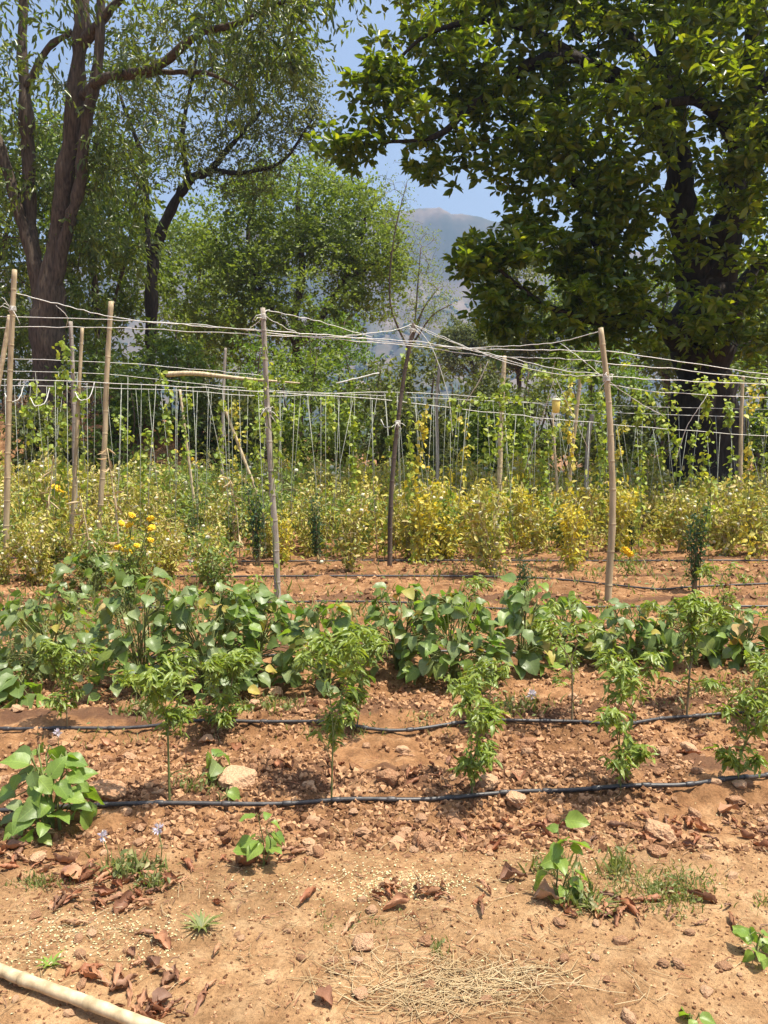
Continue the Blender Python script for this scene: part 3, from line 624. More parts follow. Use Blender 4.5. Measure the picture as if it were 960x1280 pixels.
# dry brush heaps on the left bank
for (px, py, D, w, h, n, lab) in [(182, 545, 20.5, .55, 1.5, 900, 'tall heap of reddish brown dry brush at the field edge'), (130, 440, 22.6, 1.6, .9, 1300, 'tangle of tan dry brush on the left earth bank'), (235, 450, 23, 1.0, .8, 700, 'small tan dry bush below the crooked dark trunk'), (25, 470, 22.4, 1.0, .7, 600, 'dry brown brush left of the multi-stemmed trunk'), (60, 540, 20.6, 1.1, .8, 900, 'brown brush on the foot of the bank near the tallest bamboo pole'), (135, 520, 21.0, 1.0, .9, 900, 'brown brush on the bank behind the thick leaning bamboo pole'), (250, 550, 20.4, .9, .9, 700, 'dry tan brush behind the slanting sticks'),
    (440, 560, 20.6, .8, 1.0, 600, 'dry tan brush left of the dark leaning pole'), (555, 560, 20.8, .8, .9, 600, 'dry tan brush behind the middle strings'), (690, 560, 20.6, .9, 1.0, 600, 'dry tan brush below the hanging yellow trap'), (960, 570, 20.2, 1.0, .9, 600, 'dry tan brush at the right end of the field')]:
    p = at(px, py, D); g = ghs(p.x, p.y); root = thing('dry_brush', (p.x, p.y, g), lab, 'brush', 'dry brush on the bank'); mb = MB()
    for _ in range(60):
        a = rng.uniform(0, 6.28); r = rng.random()*w; e = np.array([math.cos(a)*w*rng.random(), math.sin(a)*w*.6*rng.random(), h*rng.uniform(.5, 1.1)])
        s0 = np.array([math.cos(a)*r*.5, math.sin(a)*r*.3, -.03]); tube(mb, [s0, (s0+e)/2+rng.normal(size=3)*.1, e], [.012, .009, .004], 4, cap=False)
    link('stem', mb.mesh('stem', M['twig']), root); mb = MB()
    u = rng.random(n); pos = np.stack([rng.normal(size=n)*w*.5*(1.1-u*.6), rng.normal(size=n)*w*.35*(1.1-u*.6), u*h], -1)
    scatter(mb, DIAMOND, pos, rvec(n)+np.array([0, 0, -.5]), rvec(n), rng.uniform(.06, .16, n), rng.uniform(.02, .05, n)); tag(link('foliage', mb.mesh('foliage', M['brush']), root), kind='stuff')

# ------------------------------------------------------------------ poles and twine
def pole(pts, r0, r1, mat, label, nodes=True, tie=None, name='bamboo_pole', ring=1.09):
    P = spline([Vector(p) for p in pts], 12); base = Vector(P[0]); n = len(P)
    L_ = np.concatenate([[0], np.cumsum(np.linalg.norm(np.diff(P, axis=0), axis=1))]); R = (r0 + (r1-r0)*L_/L_[-1])*(1+.03*rng.normal(size=n)); P = P + np.cumsum(rng.normal(size=(n, 3)), 0)*r0*.035*np.array([1, 1, 0])
    root = thing(name, base, label, 'pole', 'upright trellis poles' if name == 'bamboo_pole' else None)
    mb = MB(); tube(mb, P - np.array(base), R, 9); link('cane', mb.mesh('cane', mat), root)
    if nodes:
        s = .22
        while s < L_[-1]-.1:
            q = np.array([np.interp(s, L_, P[:, c]) for c in range(3)]) - np.array(base); i = min(n-2, int(np.searchsorted(L_, s))); t = P[i+1]-P[i]; t /= np.linalg.norm(t); rr = np.interp(s, L_, R)
            mb = MB(); tube(mb, [q-t*.012, q-t*.004, q+t*.004, q+t*.012], [rr*1.01, rr*ring, rr*ring, rr*1.01], 9, cap=False); link('node_ring', mb.mesh('node_ring', M['bamboo'] if mat is M['bamboo_pale'] else mat), root)
            s += rng.uniform(.24, .34)
    for tpos in (tie or []):
        q = np.array([np.interp(tpos*L_[-1], L_, P[:, c]) for c in range(3)]) - np.array(base); rr = np.interp(tpos*L_[-1], L_, R); mb = MB()
        a = np.linspace(0, 5*6.283, 50); tube(mb, np.stack([q[0]+np.cos(a)*rr*1.25, q[1]+np.sin(a)*rr*1.25, q[2]+(a/31.4-.5)*.05], -1), .004, 5)
        for _ in range(7):
            d = rng.normal(size=3)*.05 + np.array([0, -.01, -.07*rng.random()]); s0 = q+np.array([rr*rng.normal()*.7, -rr*1.1, rng.normal()*.015]); tube(mb, [s0, s0+d*.6+np.array([0, -.015, .02]), s0+d], .0035, 4)
        link('twine_tie', mb.mesh('twine_tie', M['twine']), root)
    return root
def pp(px, py, D): return at(px, py, D)
def gpt(px, D):
    p = at(px, 700, D); return Vector((p.x, p.y, ghs(p.x, p.y) - .05))
pole([gpt(347, 7.9), pp(343, 660, 7.9), pp(335, 520, 7.9), pp(329, 385, 7.9)], .034, .024, M['oldpole'], 'straight grey weathered pole standing behind the bean bushes, white twine tied halfway', True, [.66, .97])
pole([gpt(761, 7.85), pp(765, 640, 7.85), pp(762, 520, 7.85), pp(751, 410, 7.85)], .036, .026, M['bamboo'], 'tan bamboo pole with split top right of the hanging yellow trap', True, [.82])
pole([gpt(487, 10.5), pp(489, 610, 10.5), pp(500, 500, 10.5), pp(516, 404, 10.5)], .034, .024, M['darkpole'], 'dark leaning pole where many white twines meet at the top', True, [.97, .6])
pole([gpt(6, 9), pp(10, 560, 9), pp(13, 450, 9), pp(18, 337, 9)], 0.034, 0.028, M['bamboo'], 'tallest tan bamboo pole, at the left end of the trellis', True, [.88])
pole([gpt(120, 10), pp(131, 560, 10), pp(134, 480, 10), pp(140, 377, 10)], 0.034, 0.030, M['bamboo'], 'thick tan bamboo pole leaning right near the left end of the trellis', True)
pole([gpt(86, 10.2), pp(94, 590, 10.2), pp(99, 500, 10.2), pp(104, 410, 10.2)], 0.028, 0.021, M['bamboo'], 'thin tan pole just left of the thick leaning bamboo pole', True)
pole([gpt(96, 11.5), pp(93, 540, 11.5), pp(91, 470, 11.5), pp(88, 402, 11.5)], .036, .028, M['oldpole'], 'thin brownish grey pole behind the pair of tan bamboo poles', True)
pole([gpt(-40, 9.2), pp(-16, 560, 9.2), pp(0, 470, 9.2), pp(12, 394, 9.2)], .03, .026, M['bamboo_pale'], 'pale slanting stick leaning against the tallest bamboo pole', False)
pole([gpt(622, 13), pp(625, 560, 13), pp(627, 500, 13), pp(630, 445, 13)], .045, .035, M['bamboo_pale'], 'pale thin pole left of the hanging yellow trap', True)
pole([gpt(706, 12.5), pp(712, 590, 12.5), pp(718, 530, 12.5), pp(725, 470, 12.5)], .04, .03, M['bamboo'], 'leaning tan pole close left of the split-top bamboo pole', True)
pole([gpt(732, 14.5), pp(734, 580, 14.5), pp(737, 545, 14.5), pp(742, 518, 14.5)], .045, .04, M['oldpole'], 'short brown stake behind the split-top bamboo pole', False)
pole([gpt(548, 15.5), pp(546, 560, 15.5), pp(545, 500, 15.5), pp(549, 455, 15.5)], .04, .03, M['oldpole'], 'thin grey pole between the dark leaning pole and the pale thin pole', False)
pole([gpt(276, 16), pp(277, 560, 16), pp(279, 480, 16), pp(281, 435, 16)], .035, .028, M['oldpole'], 'thin grey pole left of the weathered grey pole', False)
pole([gpt(925, 14), pp(926, 560, 14), pp(928, 500, 14), pp(930, 470, 14)], .04, .03, M['bamboo'], 'thin tan pole at the right end of the trellis', False)
for a, b, D, r, lab in [((345, 585), (279, 505), 13, .03, 'pale stick slanting down left of the weathered grey pole'), ((250, 570), (225, 487), 13.5, .025, 'pale stick slanting among strings right of the thick leaning bamboo'), ((700, 600), (690, 515), 14, .025, 'pale stick slanting below the hanging yellow trap')]:
    g = gpt(a[0], D); pole([g, (g + pp(*b, D))/2, pp(*b, D)], r, r*.8, M['bamboo_pale'], lab, False, name='slanting_stick')
# pole carried by the wires
P = [pp(208, 468, 14), pp(245, 467, 14), pp(300, 473, 14.2), pp(375, 479, 14.4)]
pole(P, .05, .012, M['bamboo_pale'], 'pale pole lying level on the trellis wires behind the left strings', True, name='cross_pole')

def twine(trace, r, label, mat='twine', name='twine', sag=0.0, group='white twines of the trellis', cat='twine', loose=0):
    P = spline([at(px, py, D) for px, py, D in trace], 8); n = len(P)
    P[:, 2] += rng.normal(size=n)*.004; base = Vector(P[0]); mb = MB(); tube(mb, P-np.array(base), r*.82, 5)
    o = link(name, mb.mesh(name, M[mat]), None, base); tag(o, label, cat, group)
    return o
TW = [
 ([(18, 366, 9), (80, 382, 9), (150, 398, 8.8), (240, 407, 8.4), (332, 413, 7.9)], .006, 'white twine from the tallest bamboo pole down to the weathered grey pole'),
 ([(-60, 394, 9), (100, 398, 9), (230, 405, 8.5), (333, 414, 7.9)], .005, 'level white twine from the left pole to the grey pole, upper of the pair'),
 ([(-60, 410, 9.2), (90, 409, 9.2), (220, 413, 8.6), (332, 420, 7.9)], .005, 'level white twine from the left pole to the grey pole, lower of the pair'),
 ([(70, 382, 9), (84, 396, 9.1), (83, 409, 9.2)], .004, 'short white twine hanging between the two left-hand level twines'),
 ([(332, 413, 7.9), (420, 420, 8.6), (516, 430, 9.4), (600, 436, 9.2), (700, 438, 8.4), (757, 440, 7.85)], .006, 'topmost white twine of the bundle between the two tall poles'),
 ([(332, 416, 7.9), (430, 425, 8.7), (520, 433, 9.4), (610, 445, 9.2), (690, 448, 8.4), (757, 452, 7.85)], .005, 'middle white twine of the bundle between the two tall poles'),
 ([(332, 419, 7.9), (430, 422, 8.7), (520, 427, 9.4), (610, 442, 9.2), (700, 462, 8.4), (758, 468, 7.85)], .005, 'lowest white twine of the bundle between the two tall poles'),
 ([(329, 387, 7.9), (400, 402, 8.6), (465, 422, 9.2)], .0045, 'white twine running right from the top of the grey weathered pole'),
 ([(331, 395, 7.9), (352, 407, 8.1), (375, 418, 8.3)], .004, 'short white brace twine at the top of the grey pole, right side'),
 ([(331, 397, 7.9), (318, 406, 8.0), (308, 414, 8.1)], .004, 'short white brace twine at the top of the grey pole, left side'),
 ([(516, 405, 10.5), (490, 413, 10.2), (430, 420, 9.2)], .005, 'white twine running left from the top of the dark leaning pole'),
 ([(516, 405, 10.5), (570, 428, 9.8), (640, 455, 9.0), (700, 468, 8.5), (758, 470, 7.85)], .005, 'white twine running right from the dark pole to the bamboo pole'),
 ([(516, 405, 10.5), (545, 420, 10.2), (600, 440, 9.8), (660, 458, 9.3)], .005, 'second white twine fanning out right of the dark leaning pole'),
 ([(516, 404, 10.5), (540, 435, 10.5), (560, 495, 10.5), (566, 545, 10.6)], .0045, 'white twine dropping steeply from the top of the dark pole'),
 ([(560, 436, 9.6), (650, 432, 8.8), (700, 427, 8.4), (750, 414, 7.85)], .005, 'white twine rising to the split top of the bamboo pole'),
 ([(700, 428, 8.4), (740, 460, 8.0), (790, 498, 8.2), (830, 520, 8.6)], .004, 'white twine crossing down to the right behind the bamboo pole'),
 ([(757, 438, 7.85), (850, 452, 8.6), (960, 468, 9.4), (1060, 478, 10)], .005, 'topmost white twine running right from the bamboo pole'),
 ([(757, 455, 7.85), (850, 462, 8.6), (960, 474, 9.4), (1060, 480, 10)], .005, 'second white twine running right from the bamboo pole'),
 ([(757, 470, 7.85), (850, 476, 8.6), (960, 480, 9.4), (1060, 486, 10)], .005, 'third white twine running right from the bamboo pole'),
 ([(757, 480, 7.85), (830, 490, 8.6), (960, 497, 9.4), (1060, 500, 10)], .004, 'fourth and lowest white twine running right from the bamboo pole'),
 ([(885, 492, 9), (872, 512, 9), (858, 535, 9.1), (845, 575, 9.2)], .005, 'white twine end slanting down before the thick black trunk'),
 ([(610, 452, 9.5), (598, 478, 9.6), (580, 505, 9.8)], .006, 'thick white twine end slanting left of the pale thin pole'),
 ([(-60, 447, 11), (120, 452, 11), (250, 462, 11.5), (335, 470, 12)], .005, 'upper level white wire behind the left bamboo poles'),
 ([(-60, 462, 11.5), (130, 468, 11.5), (300, 485, 12), (480, 495, 13), (700, 505, 14), (960, 512, 15)], .005, 'long white wire across the middle of the trellis, highest behind the poles'),
 ([(-60, 472, 10), (200, 482, 10), (335, 490, 10.4), (480, 500, 11), (620, 516, 11.6), (760, 530, 12.2), (960, 545, 13), (1060, 550, 13.4)], .006, 'long white wire across the trellis with strings hanging from it, front one'),
 ([(-60, 480, 12), (200, 487, 12), (335, 495, 12.4), (480, 490, 13), (620, 498, 13.6), (760, 515, 14.2), (960, 522, 15), (1060, 526, 15.4)], .006, 'long white wire across the trellis behind the front string wire'),
 ([(420, 479, 12), (474, 466, 12)], .012, 'short thick white cord rising right of the grey weathered pole'),
 ([(696, 498, 10), (690, 470, 9.6), (694, 452, 9.0)], .003, 'thin cord holding the hanging yellow trap'),
 ([(695, 473, 9), (735, 560, 9.4)], .004, 'slack white cord slanting down between trap and bamboo pole'),
 ([(693, 473, 9), (672, 540, 9.4), (655, 590, 9.6)], .004, 'slack white cord slanting down left from above the trap')]
for tr, r, lab in TW: twine(tr, r, lab)
for px, py, D in [(30, 480, 10), (62, 485, 10), (118, 478, 10), (500, 512, 11)]:   # loose hanging loops
    twine([(px, py, D), (px-6, py+18, D-.1), (px-18, py+22, D-.15), (px-24, py+12, D-.1)], .007, 'loose white twine loop dangling from the front string wire', group='loose twine loops')
def line_y(tr, px): return np.interp(px, [t[0] for t in tr], [t[1] for t in tr]), np.interp(px, [t[0] for t in tr], [t[2] for t in tr])
strings = []
for tr, step, ph in ((TW[24][0], 20, 6), (TW[25][0], 21, 18), (TW[23][0], 30, 10)):
    px = ph
    while px < 965:
        yy, DD = line_y(tr, px); b = at(px + rng.normal()*14, 600, DD + rng.normal()*.15); z = ghs(b.x, b.y) + .02
        t = at(px, yy, DD); m = (t + Vector((b.x, b.y, z)))/2 + Vector((rng.normal()*.02, 0, 0)); base = Vector((b.x, b.y, z)); mb = MB()
        tube(mb, [(t-base), (m-base), (0, 0, 0)], rng.uniform(.0022, .004), 4); o = link('support_string', mb.mesh('support_string', M['string']), None, base)
        tag(o, 'thin grey string hanging from a trellis wire near ' + min([(14, 'the tallest bamboo pole'), (134, 'the thick leaning bamboo pole'), (338, 'the weathered grey pole'), (500, 'the dark leaning pole'), (627, 'the pale thin pole'), (695, 'the yellow trap'), (762, 'the split-top bamboo pole'), (880, 'the black trunk')], key=lambda m: abs(m[0]-px))[1], 'string', 'hanging support strings'); strings.append((t, base, px))
        px += step * rng.uniform(.7, 1.35)
# yellow trap
p = pp(695, 507, 10); root = thing('yellow_trap', p, 'small yellow plastic trap hanging on cord between pale pole and bamboo pole', 'trap'); mb = MB()
tube(mb, [(0, 0, -.085), (0, 0, -.08), (0, 0, .05), (0, 0, .06)], [.040, .044, .054, .05], 12); link('cup', mb.mesh('cup', M['trap']), root); mb = MB()
tube(mb, [(0, 0, .06), (0, 0, .075), (0, 0, .085)], [.058, .058, .03], 12); link('lid', mb.mesh('lid', M['fruit']), root)
mb = MB(); tube(mb, [(-.05, 0, .06), (-.03, 0, .1), (0, 0, .12), (.03, 0, .1), (.05, 0, .06)], .003, 5); link('handle', mb.mesh('handle', M['twine']), root)

# ------------------------------------------------------------------ leaf meshes for near plants
def leafmesh(name, mat, kind, seed):
    r = np.random.default_rng(seed); nu, nv = (5, 7)
    t = np.linspace(0, 1, nv); 
    if kind == 'ovate': w = .42*np.sin(np.pi*np.clip(t, 0, 1)**.68)**.85; w[0] = .03; w[-1] = .0
    elif kind == 'round': w = .5*np.sin(np.pi*t**.75)**.62; w[0] = .08; w[-1] = .03
    else: w = .155*np.sin(np.pi*t**.8)**.9; w[0] = .012; w[-1] = .0
    u = np.linspace(-1, 1, nu); curl = r.uniform(.1, .8); fold = r.uniform(.05, .55); tw = r.normal()*.3
    X = u[None]*w[:, None]; Y = np.repeat(t[:, None], nu, 1) ; Z = fold*np.abs(X)*.9 - curl*(Y**2)*.55 + .055*np.sin(t*11+seed)[:, None]*(u**2)[None] + .02*r.normal(size=(nv, nu))*np.abs(u)[None] + tw*X*Y
    Y = Y - .06*np.abs(u)[None]*(t[:, None] < .2)
    V = np.stack([X, Y, Z], -1).reshape(-1, 3); i = np.arange(nv-1)[:, None]*nu; j = np.arange(nu-1)[None]
    q = np.stack([i+j, i+j+1, i+nu+j+1, i+nu+j], -1).reshape(-1, 4); mb = MB(); mb.add(V, q, 0, r.random()); return mb.mesh(name, mat)
LM = {k: [leafmesh('leaf', M[m], s, 100+i) for i in range(10)] for k, m, s in (('bean', 'bean', 'ovate'), ('fresh', 'bean_fresh', 'ovate'), ('round', 'bean', 'round'), ('old', 'bean_old', 'ovate'), ('chilli', 'chilli', 'lance'))}
def put_leaf(parent, kind, pos, d, n, L, name='leaf'):
    s, d, n = frames(np.array([d], float), np.array([n], float)); s, d, n = s[0], d[0], n[0]
    o = link(name, LM[kind][random.randrange(10)], parent)
    o.matrix_basis = Matrix.Translation(Vector(pos)) @ Matrix(((s[0], d[0], n[0], 0), (s[1], d[1], n[1], 0), (s[2], d[2], n[2], 0), (0, 0, 0, 1))) @ Matrix.Diagonal((L, L, L, 1))
    return o

# ------------------------------------------------------------------ bean plants (every leaf its own part)
def bean_bush(px, py, rx, top, label, nl, size=.135, kinds=('bean', 'bean', 'round', 'bean', 'bean', 'fresh'), group='leafy bean bushes', name='bean_bush', old=.04, cat='plant'):
    """rx: half width in px, top: py of the top"""
    g = gp(px, py); D = g.y; k = D/F; R = rx*k; H = (py-top)*k*1.02
    root = thing(name, g, label, cat, group); mb = MB(); mains = []
    small = nl < 20; nm = 2 if small else 4 + nl//12; sr = .0035 if small else .008
    for _ in range(nm):
        a = rng.uniform(0, 6.283); e = np.array([math.cos(a)*R*.65*rng.uniform(.4, 1), math.sin(a)*R*.55*rng.uniform(.3, 1), H*rng.uniform(.5, .85)])
        S = spline([(rng.normal()*.02, rng.normal()*.02, -.03), e*np.array([.35, .35, .5])+rng.normal(size=3)*.02, e], 5); tube(mb, S, np.linspace(sr, sr*.4, len(S)), 5); mains.append(S)
    allp = np.concatenate(mains)
    for i in range(nl):
        a = rng.uniform(0, 6.283); f = rng.random()**.5; el = rng.uniform(.08, 1.0)
        rr = R*math.sqrt(max(.05, 1-(el*.92)**2))*(.45+.6*f); pos = np.array([math.cos(a)*rr, math.sin(a)*rr*.8, H*el*.95])
        q = allp[np.argmin(((allp-pos)**2).sum(1)+(allp[:, 2] > pos[2])*.02)]
        tube(mb, [q, (q+pos)/2+np.array([0, 0, .03*(.4 if small else 1)]), pos], np.array([.0035, .003, .0022])*(.55 if small else 1), 4, cap=False)
        out = np.array([math.cos(a), math.sin(a), 0]); d = out*.9+rng.normal(size=3)*.45+np.array([0, 0, -.35]); nrm = np.array([0, 0, 1.0])+out*.4+rng.normal(size=3)*.5+np.array([0, -.25, 0])
        kd = 'old' if rng.random() < old else random.choice(kinds); put_leaf(root, kd, pos, d, nrm, size*rng.uniform(.5, 1.25))
    link('stem', mb.mesh('stem', M['stem']), root)
    return root
BB = [(60, 850, 75, 735, 40, 'bean bush at the left edge with round pale leaves'), (175, 868, 65, 705, 48, 'bean bush below the yellow marigolds'), (262, 870, 75, 725, 75, 'largest dark bean bush left of the weathered grey pole'),
      (320, 850, 55, 730, 45, 'bean bush at the foot of the weathered grey pole'), (405, 865, 55, 745, 42, 'bean bush right of the weathered grey pole with yellowing leaves'), (500, 845, 50, 735, 40, 'bean bush in front of the dark leaning pole'),
      (565, 858, 62, 740, 62, 'wide bean bush between the dark pole and the bamboo pole'), (655, 835, 34, 715, 22, 'small upright bean bush left of the bamboo pole with one yellow leaf'), (700, 815, 40, 740, 22, 'low bean bush beside the foot of the bamboo pole, left of it'),
      (790, 825, 50, 745, 34, 'bean bush right of the foot of the bamboo pole'), (860, 825, 45, 750, 26, 'bean bush between the two bushy chilli plants on the right'), (930, 835, 42, 760, 22, 'sparse large-leaved bean plant at the right edge'),
      (115, 745, 60, 690, 26, 'bean bush behind the left bushes below the dry stalks'), (25, 880, 30, 838, 8, 'few bean leaves above the second hose at the left edge')]
for px, py, rx, top, nl, lab in BB: bean_bush(px, py, rx, top, lab, int(nl*3.3), size=.094 if nl > 30 else .118, old=.07)
# separate bean plants near the front
bean_bush(62, 1030, 48, 918, 'big leafy young bean plant beside the left end of the front hose', 62, .086, ('fresh', 'bean', 'fresh', 'fresh'), 'young bean plants', 'bean_plant', 0)
bean_bush(268, 972, 16, 930, 'small bean seedling with three leaves behind the orange stone', 6, .085, ('fresh', 'fresh', 'bean'), 'young bean plants', 'bean_plant', 0)
bean_bush(278, 1008, 18, 990, 'tiny bean seedling at the front hose beside the orange stone', 4, .06, ('fresh',), 'young bean plants', 'bean_plant', 0)
bean_bush(330, 1082, 20, 1005, 'bean seedling in front of the hose among curled dry leaves', 12, .07, ('fresh',), 'young bean plants', 'bean_plant', 0)
bean_bush(700, 1118, 20, 1012, 'tall bean seedling beside the grass tuft on the bare path', 16, .07, ('fresh',), 'young bean plants', 'bean_plant', 0)
bean_bush(945, 1200, 16, 1158, 'bean seedling on the bare path right of the green weeds', 9, .055, ('fresh',), 'young bean plants', 'bean_plant', 0)
bean_bush(868, 1284, 14, 1266, 'tiny bean seedling on the bare path in front of everything', 4, .055, ('fresh',), 'young bean plants', 'bean_plant', 0)
bean_bush(672, 752, 14, 712, 'bean seedling on bare soil between dark pole and bamboo pole', 6, .15, ('fresh',), 'young bean plants', 'bean_plant', 0)

# ------------------------------------------------------------------ chilli plants
def chilli(px, py, top, fol_bot, rx, label, nl, single, scale=1.0):
    g = gp(px, py); k = g.y/F; H = (py-top)*k; hb = (py-fol_bot)*k; R = rx*k
    root = thing('chilli_plant', g, label, 'plant', 'chilli plants along the hoses'); mb = MB(); tips = []
    fork = max(.25*H, hb*.9); lean = rng.normal(size=2)*.02
    S = spline([(0, 0, -.03), (lean[0]*.5, lean[1]*.5, fork*.5), (lean[0], lean[1], fork)], 5); tube(mb, S, np.linspace(.0065, .005, len(S)), 6); tips += list(S[int(len(S)*.5):])
    def grow(p, d, ln, r, lev):
        e = p + d*ln; m = (p+e)/2+rng.normal(size=3)*.012; Sx = spline([p, m, e], 4); tube(mb, Sx, np.linspace(r, r*.65, len(Sx)), 5, cap=False); tips.extend(list(Sx[3:]))
        if lev > 0:
            for _ in range(2 if lev > 1 else 3):
                dd = norm((d + rng.normal(size=3)*.55*np.array([R/.12, R/.12, .6]).clip(.4, 1.4) + np.array([0, 0, .25]))[None])[0]; grow(e, dd, ln*rng.uniform(.6, .85), r*.65, lev-1)
    top0 = np.array([lean[0], lean[1], fork]); ln = (H-fork)/2.2
    for _ in range(3): 
        a = rng.uniform(0, 6.283); dd = norm(np.array([[math.cos(a)*.45, math.sin(a)*.45, 1.0]]))[0]; grow(top0, dd, ln, .0042, 2)
    for _ in range(3):
        z = rng.uniform(.35, 1)*fork; a = rng.uniform(0, 6.283); grow(np.array([lean[0]*z/fork, lean[1]*z/fork, z]), norm(np.array([[math.cos(a), math.sin(a), .6]]))[0], ln*.5, .003, 1)
    T = np.array(tips); fz = H*.96/T[:, 2].max(); fr_ = min(1.6, max(.7, R*1.05/np.quantile(np.hypot(T[:, 0], T[:, 1]), .93))); sc = np.array([fr_, fr_, fz]); T = T*sc; mb.v = [v_*sc for v_ in mb.v]
    sel = T[rng.integers(0, len(T), nl)]
    sel = sel[sel[:, 2] > hb*.75]; n = len(sel); a = rng.uniform(0, 6.283, n); out = np.stack([np.cos(a), np.sin(a), np.full(n, -.35)], -1)+rng.normal(size=(n, 3))*.3
    nrm = np.array([0, 0, 1.0])+rng.normal(size=(n, 3))*.45; le = rng.uniform(.024, .056, n)*scale
    link('stem', mb.mesh('stem', M['stem' if single else 'woodstem']), root)
    m0 = 0
    if single:
        m0 = min(n, 220)
        for p, d, q, l in zip(sel[:m0], out[:m0], nrm[:m0], le[:m0]): put_leaf(root, 'chilli', p+rng.normal(size=3)*.008, d, q, l*1.15)
    if n > m0:
        m2 = MB(); scatter(m2, LEAF6, sel[m0:]+rng.normal(size=(n-m0, 3))*.01, out[m0:], nrm[m0:], le[m0:]*1.2, le[m0:]*.36); tag(link('foliage', m2.mesh('foliage', M['chilli']), root), kind='stuff')
    return root
CH = [(212, 1006, 795, 890, 44, 'chilli plant with long bare stem at the front hose, nearest the big bean plant', 230, 1), (414, 1000, 762, 900, 55, 'tall chilli plant at the front hose before the bean bush right of the grey pole', 290, 1),
      (590, 992, 825, 960, 40, 'slim chilli plant in the middle of the front hose', 240, 1), (776, 986, 785, 965, 50, 'bushiest chilli plant at the front hose below the bamboo pole', 300, 1), (922, 978, 842, 965, 36, 'thin chilli plant at the right end of the front hose', 160, 1),
      (84, 908, 790, 880, 26, 'small chilli plant at the left end of the second hose', 190, 0), (273, 906, 790, 880, 50, 'chilli plant at the second hose before the largest dark bean bush', 420, 0), (445, 903, 760, 850, 40, 'chilli plant at the second hose behind the tall front one', 300, 0),
      (715, 902, 740, 830, 48, 'thin open chilli plant at the second hose, below the bamboo pole on its left', 190, 0), (858, 900, 735, 830, 62, 'broad chilli plant at the second hose right of the bamboo pole', 520, 0), (604, 902, 800, 880, 30, 'low chilli plant at the second hose behind the slim front one', 120, 0),
      (945, 895, 800, 870, 34, 'chilli plant at the right end of the second hose', 160, 0), (330, 824, 715, 800, 40, 'chilli plant at the third hose near the weathered grey pole', 160, 0), (905, 770, 700, 760, 30, 'small chilli plant on bare soil far right of the bamboo pole', 110, 0),
      (590, 762, 710, 750, 26, 'small chilli plant on bare soil behind the wide bean bush', 100, 0)]
for px, py, top, fb, rx, lab, nl, s in CH: chilli(px, py, top, fb, rx, lab, int(nl*2.6), s, 1.0 if py > 890 else 1.2)

# ------------------------------------------------------------------ tomato field, herbs, vines
def tomato_proto(leaf, H, R, nl, nfruit, dry):
    root = thing('tomato_plant', (0, 0, 0), 'x', 'plant'); mb = MB(); tp = []
    for _ in range(6):
        a = rng.uniform(0, 6.283); e = np.array([math.cos(a)*R*rng.uniform(.2, .9), math.sin(a)*R*rng.uniform(.2, .9), H*rng.uniform(.6, 1.0)])
        S = spline([(rng.normal()*.03, rng.normal()*.03, -.05), e*np.array([.3, .3, .45])+rng.normal(size=3)*.04, e], 8); tube(mb, S, np.linspace(.009, .004, len(S)), 5); tp.append(S[2:])
        for _ in range(5):
            p = S[rng.integers(4, len(S))]; q = p+rng.normal(size=3)*np.array([.14, .14, .10]); tube(mb, [p, (p+q)/2+np.array([0, 0, .02]), q], [.004, .003, .002], 4, cap=False); tp.append(np.array([p+(q-p)*t for t in (.4, .7, 1)]))
    link('stem', mb.mesh('stem', M['drystem' if dry else 'woodstem']), root); T = np.concatenate(tp)
    sel = T[rng.integers(0, len(T), nl)]+rng.normal(size=(nl, 3))*.075; sel[:, 2] = np.maximum(sel[:, 2], .03); mb = MB()
    le = rng.uniform(.05, .125, nl)*.95; scatter(mb, LEAF4, sel, rvec(nl)+np.array([0, 0, -.4]), rvec(nl)*.7+np.array([0, 0, .6]), le, le*.48); tag(link('foliage', mb.mesh('foliage', leaf), root), kind='stuff')
    v, f = ICO1; fm = None
    for i in range(nfruit):
        if fm is None:
            m2 = MB(); m2.add(v*np.array([.030, .030, .027]), f, 0, .3); fm = m2.mesh('fruit', M['fruit'])
        o = link('fruit', fm, root); o.location = Vector(T[rng.integers(0, len(T))]+np.array([0, -.04, -.03])); o.scale = (rng.uniform(.8, 1.3),)*3
    return root
KINDS = [('tomato', 1.05, .42, 620, 16, True, 'yellow-green drying tomato plant'), ('tomato', .9, .46, 560, 15, True, 'low sprawling tan-leaved tomato plant'),
         ('tomato_green', 1.0, .40, 600, 12, False, 'greener tomato plant'), ('tomato_yellow', 1.1, .32, 560, 3, True, 'bright yellow-leaved tomato plant'),
         ('tomato', 1.2, .34, 560, 12, True, 'tall thin tomato plant')]
protos = [(tomato_proto(M[m], h, r, nl, nf, dry), lab) for m, h, r, nl, nf, dry, lab in KINDS]
used = [False]*len(protos)
MARK = [(0, 'the tallest bamboo pole'), (130, 'the thick leaning bamboo pole'), (240, 'the marigold clump'), (338, 'the weathered grey pole'), (430, 'the small dark herb'), (500, 'the dark leaning pole'), (627, 'the pale thin pole'), (695, 'the yellow trap'), (762, 'the split-top bamboo pole'), (868, 'the black trunk'), (960, 'the right end of the trellis')]
MARK = [m for m in MARK if m[0] not in (240, 430)]
def near_mark(px): return min(MARK, key=lambda m: abs(m[0]-px))[1]
def place(pi, x, y, s, lab=None, grp='tomato plants filling the field'):
    p, lab0 = protos[pi]
    if lab is None: lab = lab0 + (', front rows by ' if y < 13.5 else ', middle rows by ' if y < 17 else ', back rows by ') + near_mark(480+F*x/y)
    o = p if not used[pi] else copy_tree(p); used[pi] = True
    o.location = (x, y, ghs(x, y)); o.rotation_euler = (rng.normal()*.09, rng.normal()*.09, rng.uniform(0, 6.283)); o.scale = (s*rng.uniform(.9, 1.1), s*rng.uniform(.9, 1.1), s); tag(o, lab or lab0, 'plant', grp)
